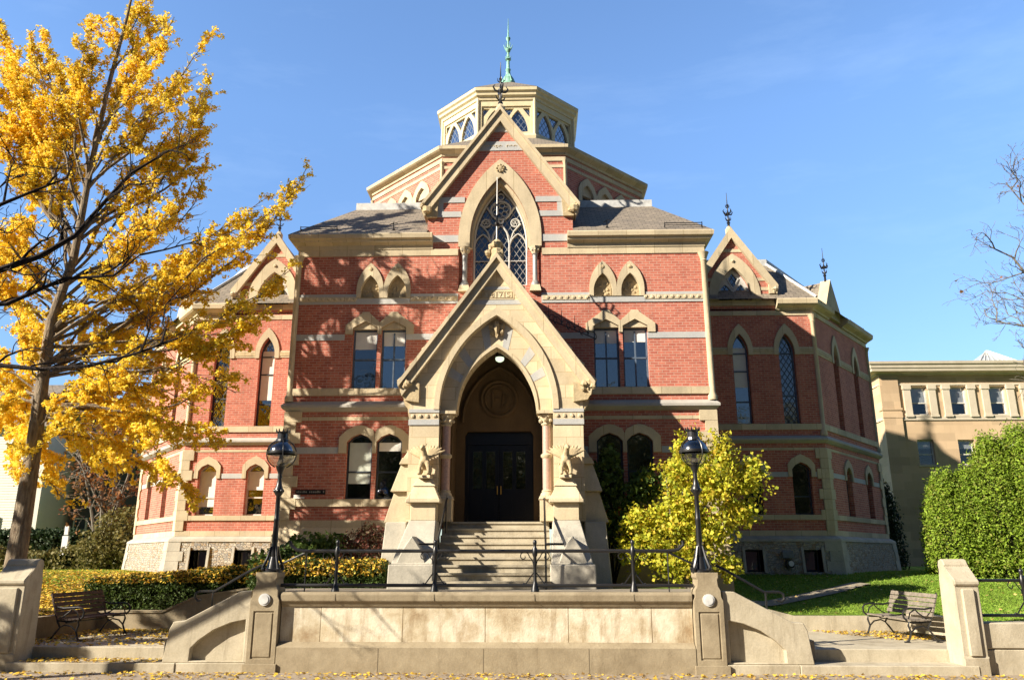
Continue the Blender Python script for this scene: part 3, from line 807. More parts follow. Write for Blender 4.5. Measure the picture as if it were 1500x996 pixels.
# door
YD = YC+.12
FDo = Frame((0, YD, 0), (1, 0, 0), (0, -1, 0))
m = MB(); m.plate(FDo, [(-.96, 3.0), (-.96, 5.53), (.96, 5.53), (.96, 3.0)], [[(-.85, 3.03), (-.85, 5.16), (.85, 5.16), (.85, 3.03)]], -.1, .02); dr = part('door', m, 'door_paint')
m = MB()
for s_ in (-1, 1):
    hs = [[(s_*c-.125, 3.95), (s_*c-.125, 4.98), (s_*c+.125, 4.98), (s_*c+.125, 3.95)] for c in (.235, .6)]
    m.plate(FDo, [(min(s_*.008, s_*.85), 3.03), (min(s_*.008, s_*.85), 5.155), (max(s_*.008, s_*.85), 5.155), (max(s_*.008, s_*.85), 3.03)], hs, -.08, -.02)
    for c in (.235, .6): m.fbox(FDo, s_*c-.12, s_*c+.12, -.03, -.005, 3.2, 3.75)
m.build('door_leaf', M['door_paint'], dr)
m = MB()
for s_ in (-1, 1):
    for c in (.235, .6): m.fbox(FDo, s_*c-.126, s_*c+.126, -.06, -.05, 3.94, 4.99)
m.build('pane', M['door_glass'], dr)
m = MB(); m.tube([FDo.p(.05, .03, 3.8), FDo.p(.05, .05, 3.9), FDo.p(.05, .03, 4.02)], .015, 6); m.tube([FDo.p(-.05, .03, 3.8), FDo.p(-.05, .05, 3.9), FDo.p(-.05, .03, 4.02)], .015, 6); m.build('handle', M['brass'], dr)
# buttresses and granite
for s_ in (-1, 1):
    X = lambda a: s_*a
    def tp(mb, x0, x1, y0, y1, z0, X0, X1, Y0, Y1, z1):
        a, b2 = sorted((X(x0), X(x1))); c_, d_ = sorted((X(X0), X(X1))); mb.taper(a, b2, y0, y1, z0, c_, d_, Y0, Y1, z1)
    m = MB(); tp(m, 1.32, 2.36, 18.5, 20.3, 1.3, 1.32, 2.34, 18.52, 20.3, 1.98)
    tp(m, 1.35, 2.3, 18.62, 20.3, 1.98, 1.42, 2.08, 19.66, 20.3, 3.0)
    m.plate(Frame((0, 18.55, 0), (1, 0, 0), (0, -1, 0)), [(X(1.5), 1.97), (X(1.62), 2.3), (X(1.84), 2.62), (X(2.06), 2.3), (X(2.2), 1.97)], [], -1.2, -.1)
    tp(m, 2.2, 2.85, 19.9, 21.6, 1.3, 2.22, 2.74, 20.15, 21.5, 2.98)
    pp('granite_base', m, 'granite', bevel=.02)
    m = MB(); tp(m, 1.44, 2.06, 19.7, 20.25, 3.0, 1.44, 2.06, 19.7, 20.25, 3.42); tp(m, 1.33, 2.17, 19.58, 20.2, 3.42, 1.33, 2.17, 19.58, 20.2, 3.5)
    tp(m, 1.34, 2.16, 19.6, 20.2, 3.5, 1.5, 2.0, 19.8, 20.2, 3.83); tp(m, 1.46, 2.04, 19.76, 20.2, 3.83, 1.58, 1.93, 19.88, 20.2, 4.02); tp(m, 1.6, 1.9, 19.72, 20.2, 4.02, 1.6, 1.9, 19.74, 20.2, 4.10)
    tp(m, 2.2, 2.84, 20.45, 21.4, 2.98, 2.2, 2.62, 20.55, 21.3, 3.75); tp(m, 2.2, 2.7, 20.42, 21.4, 3.75, 2.2, 2.48, 20.6, 21.3, 4.45); tp(m, 2.2, 2.52, 20.5, 21.35, 4.45, 2.2, 2.44, 20.5, 21.35, 4.62); tp(m, 2.2, 2.42, 20.55, 21.3, 4.62, 2.2, 2.26, 20.65, 21.3, 4.9)
    pp('buttress', m, 'buff', bevel=.012)
# entrance steps
m = MB()
for k in range(9):
    z = 1.45+(k+1)*.1722; y = 18.35+k*.27
    m.box(-1.34, 1.34, y, YC-.02 if k == 8 else y+.4, z-.172, z-.05); m.box(-1.335, 1.335, y-.035, (YC-.03 if k == 8 else y+.4), z-.05, z)
m.box(-1.3, 1.3, 18.6, 22, 1.3, 1.6)
part('entrance_steps', m, 'concrete')
# iron cresting beside the porch roof
m = MB()
cr = [V((2.45+.62*t, YC-.28, 8.62-.55*t)) for t in (0, .5, 1)]
m.tube([(1.3, YC-.28, 8.75), (2.75, YC-.28, 8.1)], .016, 5)
for k in range(4):
    x = 1.42+k*.37; z = 8.7-k*.165
    m.tube([(x, YC-.28, z), (x, YC-.28, z+.42)], [.016, .008], 5)
    for s_ in (-1, 1):
        m.tube([(x+s_*.015+s_*.11*(1-math.cos(a)), YC-.28, z+.05+.12*math.sin(a)-s_*.05*(1-math.cos(a))) for a in [i*.45 for i in range(11)]], .012, 5)
part('iron_cresting', m, 'iron')

# ================================================================== wings
def wing_gable(F, u, parent):
    m = MB(); wo = arch(.59, 10.76, 10.84, 11.98, 9, u)
    m.plate(F, [(u-1.36, 10.4), (u-1.36, 11.34), (u, 13.3), (u+1.36, 11.34), (u+1.36, 10.4)], [[(q[0], q[1]+.004) for q in wo]], -.35, 0); g = part('gable', m, 'brick', parent)
    s = MB(); s.plate(F, arch(.89, 10.76, 10.95, 12.48, 9, u) + list(reversed(wo)), [], -.1, .05)
    for z0, z1, ui, uo in ((11.12, 11.24, .8, 1.34), (11.47, 11.58, .7, 1.18)):
        s.fbox(F, u-uo, u-ui, -.05, .02, z0, z1); s.fbox(F, u+ui, u+uo, -.05, .02, z0, z1)
    s.plate(F, [(u-.45, 12.55), (u-.37, 12.67), (u+.37, 12.67), (u+.45, 12.55)], [], -.05, .02)
    s.fbox(F, u-1.37, u+1.37, -.05, .05, 10.56, 10.755)
    s.ball(F.p(u, .05, 12.2), (.06, .06, .06), 7, 5, .2); part('gable_stone', s, 'buff', g)
    T = MB(); T.plate(F, wo, [arch(.24, 10.82, 10.95, 11.4, 6, u-.275), arch(.24, 10.82, 10.95, 11.4, 6, u+.275), [(u, 11.3), (u-.17, 11.58), (u, 11.82), (u+.17, 11.58)]], -.26, -.16)
    T.tube([F.p(u, -.15, 10.78), F.p(u, -.15, 11.2), F.p(u-.2, -.15, 11.62)], .03, 5); T.tube([F.p(u, -.15, 11.2), F.p(u+.2, -.15, 11.62)], .03, 5)
    part('gable_window', T, 'tracery', g)
    P = MB(); P.plate(F, [(q[0]*.98+u*.02, q[1]) for q in wo], [], -.23, -.22); part('pane', P, 'leaded_dark', g)
    P = MB(); P.fbox(F, u-1.2, u+1.2, -.75, -.7, 10.5, 12.2); part('room_dark_sheet', P, 'room_dark', g)
    c = MB(); chevron(c, F, u, 13.46, 1.5, 11.28, .4, -.35, .14); part('coping', c, 'buff', g)
    k = MB(); p0 = F.p(u, -.1, 0); k.lathe(p0.x, p0.y, [(.13, 13.2), (.14, 13.45), (.06, 13.58)], 8)
    for s_ in (-1, 1):
        k.plate(F, [(u+s_*1.18, 10.98), (u+s_*1.18, 11.4), (u+s_*1.5, 11.32), (u+s_*1.5, 11.12), (u+s_*1.38, 10.98)], [], -.3, .1); k.ball(F.p(u+s_*1.38, .1, 11.12), (.12, .12, .11), 8, 6, .25)
    part('kneeler', k, 'buff', g)
    r = MB()
    for s_ in (-1, 1): r.add([F.p(u, -.02, 13.4), F.p(u+s_*1.46, -.02, 11.28), F.p(u+s_*1.46, -3.4, 11.28), F.p(u, -3.4, 13.4)], [(0, 1, 2, 3)])
    part('gable_roof', r, 'slate', g, recalc=False)
    w_ = MB()
    for s_ in (-1, 1): a, b2 = sorted((u+s_*1.3, u+s_*1.355)); w_.fbox(F, a, b2, -1.6, -.34, 10.7, 11.3)
    part('gable_cheek', w_, 'brick', g)
    finial(g, p0.x, p0.y, 13.5, 1.4)

def wing(sx, shift):
    mir = lambda pts: [(sx*p[0]+shift, p[1]) for p in pts]
    A, B_, C_, D_ = (5.4, 26.5), (10.6, 26.5), (14.27, 31.12), (14.27, 37.5)
    P4 = mir([A, B_, C_, D_]); path = P4 if sx > 0 else list(reversed(P4))
    U2 = V((sx*.6225, .7826, 0)); N2 = V((sx*.7826, -.6225, 0))
    F1 = Frame((sx*8.02+shift, 26.5, 0), (sx, 0, 0), (0, -1, 0)); F2 = Frame((P4[1][0], P4[1][1], 0), U2, N2)
    LT = plen(path)
    def S(f, u):   # arclength of facet f coordinate u
        s = (u+2.62) if f == 1 else 5.2+u
        return s if sx > 0 else LT-s
    def gaps(l): return sorted(tuple(sorted((S(f, a), S(f, b2)))) for f, a, b2 in l)
    h1, h2 = [], []; hood = MB(); lh = MB()
    up = [(F1, 1, u, h1) for u in (-1.55, .03, 1.6)] + [(F2, 2, u, h2) for u in (2.0, 4.2)]
    lo = [(F1, 1, u, h1) for u in (.1, 1.72)] + [(F2, 2, u, h2) for u in (2.05, 4.3)]
    cell = [(F1, 1, -.1), (F1, 1, 1.75)] if sx > 0 else [(F1, 1, .2), (F1, 1, 1.65)]
    gu, gl = [], []
    for i, (F, f, u, H) in enumerate(up):
        clear = (i == 1)
        H.append(window(hall, F, 'arch', u, .27, 6.42, 8.9, 9.55, glass='glass' if clear else 'leaded_dark', frame='frame_blue' if sx > 0 else 'frame_dark', rails=(7.2, 8.25, 8.88) if clear else (7.4, 8.88), dep=.17, blind=(7.7 if sx > 0 else 7.35) if clear else None))
        hood.plate(F, arch(.43, 8.8, 8.95, 9.9, 9, u) + list(reversed(arch(.27, 8.8, 8.9, 9.55, 9, u))), [], -.06, .05)
        gu.append((f, u-.43, u+.43))
    for F, f, u, H in lo:
        k = f == 1 and u < 1 and sx < 0
        H.append(window(hall, F, 'low', u, .31, 3.46, 4.92, 5.15, glass='glass', frame='frame_white' if sx < 0 else 'frame_dark', rails=(4.05,), dep=.17, blind=3.75 if (sx < 0 and u > 1 and f == 1) else (4.3 if k else None)))
        la = low_arch(.31, 3.46, 4.92, 5.15, u)
        lh.plate(F, [(u-.44, 4.67), (u-.44, 5.08), (u-.3, 5.26), (u, 5.42), (u+.3, 5.26), (u+.44, 5.08), (u+.44, 4.67), (u+.31, 4.67)] + list(reversed(la[1:-1])) + [(u-.31, 4.67)], [], -.06, .05)
        gl.append((f, u-.44, u+.44))
    part('window_hood', hood, 'buff'); part('window_hood', lh, 'buff')
    w_ = MB(); w_.plate(F1, [(-2.62, 2.8), (-2.62, 10.45), (2.58, 10.45), (2.58, 2.8)], h1, -.35, 0)
    w_.plate(F2, [(0, 2.8), (0, 10.45), (5.9, 10.45), (5.9, 2.8)], h2, -.35, 0)
    w_.sweep(subpath(path, *sorted((S(2, 5.9), S(2, 12.28)))), [(-.35, 2.8), (0, 2.8), (0, 10.45), (-.35, 10.45)])
    part('wall', w_, 'brick')
    it = MB(); it.fbox(F1, -2.5, 2.2, -.9, -.85, 1.5, 10.4); it.fbox(F2, .3, 5.6, -.9, -.85, 1.5, 10.4); part('room_dark_sheet', it, 'room_dark')
    # rubble base with cellar openings, then dressed stone
    b = MB()
    for f, F, us in ((1, F1, [c[2] for c in cell]), (2, F2, [])):
        a0, a1 = (-2.62, 2.58+.1) if f == 1 else (-.1, 5.9)
        edges = [a0]
        for u in us: edges += [u-.28, u+.28]
        edges.append(a1)
        for i in range(0, len(edges), 2): 
            if edges[i+1]-edges[i] > .01:
                u0, u1 = edges[i], edges[i+1]
                b.hexa([F.p(u0, .32, 1.1), F.p(u1, .32, 1.1), F.p(u1, -.2, 1.1), F.p(u0, -.2, 1.1), F.p(u0, .2, 2.62), F.p(u1, .2, 2.62), F.p(u1, -.2, 2.62), F.p(u0, -.2, 2.62)])
        for u in us:
            b.fbox(F, u-.279, u+.279, -.2, .22, 2.36, 2.62); b.fbox(F, u-.279, u+.279, -.2, .28, 1.1, 1.68)
    part('rubble_base', b, 'rubble')
    for F, f, u in cell:
        t = MB(); t.fbox(F, u-.27, u+.27, -.14, -.1, 1.69, 2.35); cw = part('cellar_window', t, 'frame_dark')
        t = MB(); t.fbox(F, u-.22, u+.22, -.12, -.09, 1.74, 2.3); part('pane', t, 'glass', cw)
        t = MB()
        for a, b2 in ((-.36, -.28), (.28, .36)): t.hexa([F.p(u+a, .36, 1.66), F.p(u+b2, .36, 1.66), F.p(u+b2, -.1, 1.66), F.p(u+a, -.1, 1.66), F.p(u+a, .26, 2.45), F.p(u+b2, .26, 2.45), F.p(u+b2, -.1, 2.45), F.p(u+a, -.1, 2.45)])
        part('jamb', t, 'granite', cw)
    ch = [(-.2, 2.62), (.24, 2.62), (.22, 2.7), (.06, 2.79), (-.2, 2.79)]
    b = MB(); band(b, path, ch); part('water_table', b, 'granite')
    q = MB()
    for s_ in (S(1, 2.58), S(2, 5.9)):
        for k in range(5): q.sweep(subpath(path, s_-(.3 if k % 2 else .42), s_+(.42 if k % 2 else .3)), [(-.1, 1.1+k*.305), (.33-k*.024+.02, 1.1+k*.305), (.30-k*.024+.02, 1.1+k*.305+.3), (-.1, 1.1+k*.305+.3)])
    part('base_quoins', q, 'granite')
    b = MB(); band(b, path, flatprof(2.795, 2.96, .04)); band(b, path, flatprof(3.3, 3.46, .05)); band(b, path, flatprof(5.55, 5.63, .015))
    band(b, path, flatprof(6.22, 6.42, .05)); band(b, path, flatprof(8.82, 9.07, .025), gaps(gu))
    g_ = gaps([(1, -1.36, 1.36), (2, 1.56, 2.94)])
    band(b, path, flatprof(10.2, 10.36, .03)); part('stone_band', b, 'buff')
    b = MB(); band(b, path, flatprof(8.88, 9.01, .04), gaps(gu)); part('carved_band', b, 'carved')
    b = MB(); band(b, path, flatprof(4.67, 4.83, .02), gaps(gl)); part('stone_band', b, 'bluestone')
    b = MB(); band(b, path, [(-.05, 5.78), (.04, 5.78), (.15, 5.87), (.15, 5.93), (.04, 6.03), (-.05, 6.03)]); part('string_course', b, 'greystone')
    b = MB(); band(b, path, [(-.3, 10.38), (.08, 10.38), (.1, 10.44), (.24, 10.5), (.3, 10.55), (.32, 10.7), (.28, 10.74), (-.3, 10.74)], g_); part('cornice', b, 'buff')
    sB = S(1, 2.58); q = MB()
    for s_ in (sB, S(2, 5.9)):
        for k in range(8):
            z = 2.96+k*.33
            if z+.33 > 5.78: break
            d = .36 if k % 2 else .24
            q.sweep(subpath(path, s_-d, s_+d), flatprof(z+.004, z+.326, .06))
    part('quoins', q, 'buff')
    for px, py in (P4[1], P4[2]):
        q = MB(); q.lathe(px, py, [(.12, 6.03), (.12, 6.15), (.075, 6.25), (.075, 9.95), (.1, 9.98), (.075, 10.0), (.13, 10.15), (.15, 10.2)], 10); part('corner_shaft', q, 'buff', smooth=True)
    # roof
    r = MB(); zb, zt = 10.73, 12.72
    lo_ = mir([(4.6, 26.22), (10.73, 26.22), (14.55, 31.03), (14.55, 38), (4.6, 38)]); hi_ = mir([(4.6, 28.3), (9.75, 28.3), (12.3, 31.6), (12.3, 36), (4.6, 36)])
    for i in range(4): r.add([(*lo_[i], zb), (*lo_[i+1], zb), (*hi_[i+1], zt), (*hi_[i], zt)], [(0, 1, 2, 3)])
    r.add([(*p, zt) for p in hi_], [(0, 1, 2, 3, 4)]); part('roof', r, 'slate', recalc=False)
    c = MB(); hp = hi_ if sx > 0 else list(reversed(hi_)); 
    c.sweep([p for p in (hi_[:4] if sx > 0 else list(reversed(hi_[:4])))], [(-.15, 12.7), (.03, 12.68), (.03, 12.95), (-.15, 12.95)]); part('ridge_flashing', c, 'lead')
    c = MB(); c.tube([(*lo_[1], zb+.05), (*hi_[1], zt+.04)], .05, 6); part('hip_flashing', c, 'lead')
    wing_gable(F1, 0, hall)
    g = MB(); g.plate(F2, [(1.55, 10.55), (1.5, 10.95), (2.25, 12.1), (3.0, 10.95), (2.95, 10.55)], [], -.3, .06); gb = part('gablet', g, 'buff')
    r = MB()
    for a in (-.72, .72): r.add([F2.p(2.25, -.3, 12.05), F2.p(2.25+a, -.3, 10.9), F2.p(2.25+a, -2.2, 10.9), F2.p(2.25, -2.2, 12.05)], [(0, 1, 2, 3)])
    part('gablet_roof', r, 'slate', gb, recalc=False)
    q = F2.p(2.25, -.12, 0); finial(gb, q.x, q.y, 12.1, 1.3)
    if sx > 0:
        a = V((*lo_[1], 10.82)); b2 = V((*lo_[2], 10.82)); dd = b2-a
        snow_guard([(a+dd*.72+V((-.2, .15, 0)), a+dd*.98+V((-.2, .15, 0)))])
wing(1, 0); wing(-1, -.25)
# ================================================================== drum, lantern and spire
DX, DY = 0.0, 29.4
def octo(r, rot=22.5): return [(DX+r*math.cos(R(rot+45*k)), DY+r*math.sin(R(rot+45*k))) for k in range(8)]
def cw(pts): return pts   # counter-clockwise plan = outside on the right hand
RW = 5.46; ZD = -.32
def lift(m, dz):
    m.v = [(a, b, c+dz) for a, b, c in m.v]; return m
def facet(r, a, dz):
    n = V((math.cos(R(a)), math.sin(R(a)), 0)); u = V((-math.sin(R(a)), math.cos(R(a)), 0))
    return Frame(V((DX, DY, dz))+n*(r*math.cos(R(22.5))), u, n), r*math.sin(R(22.5))
m = MB(); drum = None
hd = MB(); wins = []
for a in range(-180, 180, 45):
    F, hw = facet(RW, a, ZD); hs = []
    if a in (-45, -135):
        for u0 in (-1.0, -.05, .85):
            u = u0 if a == -45 else -u0
            wins.append((F, u)); la = low_arch(.3, 13.3, 14.5, 14.84, u); hs.append(la)
            hd.plate(F, [(u-.47, 13.3), (u-.47, 14.6), (u-.34, 14.86), (u-.1, 15.05), (u, 15.1), (u+.1, 15.05), (u+.34, 14.86), (u+.47, 14.6), (u+.47, 13.3), (u+.3, 13.3)] + list(reversed(la[1:-1])) + [(u-.3, 13.3)], [], -.06, .05)
    m.plate(F, [(-hw, 13.0), (-hw, 15.65), (hw, 15.65), (hw, 13.0)], [[(q[0], q[1]+.003) for q in h] for h in hs], -.3, 0)
drum = part('drum', m, 'brick'); part('window_hood', hd, 'buff', drum)
for F, u in wins: window(drum, F, 'rect', u, .3, 13.3, 0, 14.45, dep=.2, glass='glass')
t = MB()
for F, u in wins: t.plate(F, [(u-.3, 14.45), (u-.3, 14.5), (u-.19, 14.71), (u, 14.84), (u+.19, 14.71), (u+.3, 14.5), (u+.3, 14.45)], [], -.18, -.05)
part('window_tympanum', t, 'buff', drum)
m = MB(); m.sweep(octo(RW), flatprof(15.16, 15.26, .02), True); m.sweep(octo(RW), flatprof(15.4, 15.55, .03), True); part('stone_band', lift(m, ZD), 'buff', drum)
m = MB(); m.sweep(octo(RW), [(-.3, 15.62), (.04, 15.62), (.06, 15.7), (.19, 15.76), (.24, 15.8), (.25, 15.91), (.2, 15.94), (-.3, 15.94)], True); part('cornice', lift(m, ZD), 'buff', drum)
m = MB()
for x, y in octo(RW): m.lathe(x, y, [(.06, 13), (.06, 15.3), (.1, 15.4)], 8)
part('corner_shaft', lift(m, ZD), 'buff', drum, smooth=True)
RC = 2.82
m = MB(); a, b = octo(RW+.24), octo(RC)
for k in range(8): m.add([(*a[k], 15.6), (*a[(k+1) % 8], 15.6), (*b[(k+1) % 8], 17.36), (*b[k], 17.36)], [(0, 1, 2, 3)])
part('drum_roof', m, 'slate', drum, recalc=False)
ZC = -.25
m = MB(); gl = MB(); gl2 = MB(); fr = MB()
for a in range(-180, 180, 45):
    F, hw = facet(RC, a, ZC)
    iw = hw-.14
    w1 = [arch(.215, 17.93, 18.05, 18.78, 6, u) for u in (-.4, .4)]
    m.plate(F, [(-hw, 17.6), (-hw, 19.3), (hw, 19.3), (hw, 17.6)], [[(-iw, 17.84), (-iw, 18.98), (iw, 18.98), (iw, 17.84)]], -.16, 0)
    q = [arch(.37, 17.9, 17.98, 18.84, 6, u) for u in (-.445, .445)]
    q += [[(0, 18.40), (-.30, 18.90), (.30, 18.90)], [(-iw+.05, 18.52), (-iw+.05, 18.9), (-.62, 18.9)], [(iw-.05, 18.52), (.62, 18.9), (iw-.05, 18.9)]]
    m.plate(F, [(-iw-.01, 17.83), (-iw-.01, 18.99), (iw+.01, 18.99), (iw+.01, 17.83)], q, -.14, -.05)
    fr.plate(F, [(-iw+.02, 17.86), (-iw+.02, 18.97), (iw-.02, 18.97), (iw-.02, 17.86)], [[(-iw+.06, 17.9), (-iw+.06, 18.92), (iw-.06, 18.92), (iw-.06, 17.9)]], -.055, -.03)
    gl.plate(F, [(-iw, 17.86), (-iw, 18.96), (iw, 18.96), (iw, 17.86)], [], -.125, -.12)
cup = part('cupola', m, 'cream_paint'); part('pane', gl, 'leaded_blue', cup)
m = MB(); m.lathe(DX, DY, [(1.9, 17.5), (1.9, 19.2)], 8, .5); part('cupola_dark_core', lift(m, ZC), 'room_dark', cup)
m = MB(); m.sweep(octo(RC), [(-.3, 17.5), (.1, 17.5), (.12, 17.66), (.03, 17.8), (-.1, 17.8)], True)
m.sweep(octo(RC), [(-.2, 19.22), (.04, 19.22), (.06, 19.32), (.14, 19.38), (.15, 19.48), (.22, 19.54), (.23, 19.66), (.18, 19.7), (-.2, 19.7)], True)
for x, y in octo(RC): m.lathe(x, y, [(.06, 17.75), (.06, 19.3)], 8)
part('cupola_moulding', lift(m, ZC), 'cream_paint', cup)
m = MB(); a = octo(RC+.24)
for k in range(8): m.add([(*a[k], 19.43), (*a[(k+1) % 8], 19.43), (DX, DY, 21.5)], [(0, 1, 2)])
part('cupola_roof', m, 'slate', cup, recalc=False)
m = MB(); x, y = DX-.02, DY
m.lathe(x, y, [(.32, 21.2), (.26, 21.5), (.2, 21.65), (.11, 21.78), (.09, 22.0), (.12, 22.06), (.07, 22.15), (.06, 22.5), (.13, 22.56), (.07, 22.64), (.045, 22.9), (.09, 22.95), (.12, 23.05), (.05, 23.15), (.035, 23.45), (.09, 23.55), (.1, 23.62), (.035, 23.7), (.025, 24.0), (.008, 24.6)], 10)
for i in range(6):
    a = i*math.pi/3; c_, s_ = math.cos(a), math.sin(a)
    m.tube([(x, y, 22.98), (x+c_*.12, y+s_*.12, 23.08), (x+c_*.2, y+s_*.2, 23.3)], [.03, .03, .006], 5)
    m.tube([(x, y, 22.5), (x+c_*.09, y+s_*.09, 22.56), (x+c_*.12, y+s_*.12, 22.74)], [.03, .025, .006], 5)
    m.tube([(x+c_*.1, y+s_*.1, 21.8), (x+c_*.2, y+s_*.2, 21.62), (x+c_*.3, y+s_*.3, 21.36)], [.02, .035, .03], 5)
part('spire', m, 'copper', cup, smooth=True)
# ================================================================== ground, steps, walls
def lerp_tab(x, tab):
    for (a, va), (b, vb) in zip(tab, tab[1:]):
        if x <= b: return va+(vb-va)*max(0, min(1, (x-a)/(b-a)))
    return tab[-1][1]
def zter(x, y):
    ax = abs(x)
    zb = lerp_tab(ax, [(4.6, 1.43), (7.0, .76), (9.5, .74), (11, .92), (60, 1.0)])
    t = max(0, min(1, (y-20.6)/5.8)); t = t*t*(3-2*t)*.35+t*.65
    z = zb+(1.62-zb)*t
    if y < 20.6: z -= .02*(20.6-y)
    if y > 26.4: z += .004*(y-26.4)
    return z
m = MB(); m.add([(-500, -500, -.16), (500, -500, -.16), (500, 500, -.16), (-500, 500, -.16)], [(0, 1, 2, 3)]); tag(m.build('ground', M['soil']), kind='structure')
m = MB(); m.add([(-160, 13.2, 0), (160, 13.2, 0), (160, 16.6, 0), (-160, 16.6, 0)], [(0, 1, 2, 3)]); tag(m.build('pavement', M['pavement']), kind='structure')
flat('asphalt', (.06, .058, .056), .9, 0, .1)
m = MB(); m.add([(-160, -40, -.12), (160, -40, -.12), (160, 13.2, -.12), (-160, 13.2, -.12)], [(0, 1, 2, 3)]); tag(m.build('road', M['asphalt']), kind='structure')
m = MB()
xs = [-90, -60, -45, -35, -28, -22, -18, -15, -13, -12, -11, -10.5, -10.0, -9.2, -8.4, -7.6, -7, -6.2, -5.4, -4.6, -3.6, -2.4, 0]
xs = xs+[-x for x in reversed(xs[:-1])]
ys = [16.6, 17.2, 18.0, 18.9, 19.7, 20.7, 21.3, 22, 23, 24, 25, 26.4, 28, 31, 36, 42, 60, 90, 150]
idx = {}
def vid(x, y):
    if (x, y) not in idx: idx[(x, y)] = len(m.v); m.v.append((x, y, zter(x, y)))
    return idx[(x, y)]
for i in range(len(xs)-1):
    for j in range(len(ys)-1):
        cx, cyy = (xs[i]+xs[i+1])/2, (ys[j]+ys[j+1])/2
        if abs(cx) < 10.0 and cyy < 20.7 and not (abs(cx) < 4.6 and cyy > 18.9): continue
        m.f.append((vid(xs[i], ys[j]), vid(xs[i+1], ys[j]), vid(xs[i+1], ys[j+1]), vid(xs[i], ys[j+1])))
tag(m.build('lawn', M['lawn'], smooth=True), kind='structure')
m = MB()
for k in range(18):
    t0, t1 = k/18, (k+1)/18
    q = lambda t: V((5.6+4.9*t, 20.95+3.5*t))
    a, b = q(t0), q(t1); w = .2
    m.add([(a.x-w, a.y+w*.8, zter(a.x-w, a.y+w*.8)+.03), (a.x+w, a.y-w*.8, zter(a.x+w, a.y-w*.8)+.03), (b.x+w, b.y-w*.8, zter(b.x+w, b.y-w*.8)+.03), (b.x-w, b.y+w*.8, zter(b.x-w, b.y+w*.8)+.03)], [(0, 1, 2, 3)])
tag(m.build('path', M['flag']), kind='structure')
m = MB(); m.box(-4.6, 4.6, 16.5, 18.95, .2, 1.45); tag(m.build('terrace', M['flag']), kind='structure')
for s in (-1, 1):
    m = MB()
    for k in range(6):
        a, b = sorted((s*4.601, s*(6.42-k*.305))); m.box(a, b, 16.62, 20.58, .2 if k == 0 else .4+k*.175, .4+(k+1)*.175)
    tag(m.build('steps', M['flag'], bevel=.012), kind='structure')
    m = MB(); a, b = sorted((s*4.62, s*9.98)); m.box(a, b, 16.78, 20.6, -.02, .4); tag(m.build('landing', M['concrete'], bevel=.012), kind='structure')
    m = MB(); a, b = sorted((s*5.98, s*9.3)); m.box(a, b, 16.18, 16.8, -.02, .17); tag(m.build('kerb', M['concrete'], bevel=.012), kind='structure')

flat('joint', (.16,.13,.09), .95, 0, .05)
# ---- terrace wall and its piers
tw = thing('terrace_wall', 'weathered buff stone parapet wall with rock-faced panels below the iron railing', 'wall', (0, 16.5, 0))
X0 = 4.03
m = MB(); m.box(-X0, X0, 16.36, 16.6, .5, 1.22); m.build('panel', M['wall_panel'], tw)
m = MB(); m.sweep([(-X0, 16.36), (X0, 16.36)], [(-.2, -.02), (.17, -.02), (.17, .46), (.02, .55), (-.2, .55)])
m.build('base_course', M['concrete_wall'], tw)
m = MB(); m.sweep([(-X0, 16.36), (X0, 16.36)], [(-.3, 1.2), (.03, 1.2), (.06, 1.25), (.09, 1.29), (.12, 1.31), (.13, 1.43), (.10, 1.48), (-.3, 1.48)])
m.build('coping', M['concrete_wall'], tw, bevel=.01)
for x in (-2.95, -1.0, .97, 2.9):
    m = MB(); m.box(x-.007, x+.007, 16.228, 16.3, 1.31, 1.44); m.build('joint', M['joint'], tw)
for x in (-2.05, -.02, 2.0):
    m = MB(); m.box(x-.007, x+.007, 16.188, 16.3, .02, .45); m.build('joint', M['joint'], tw)
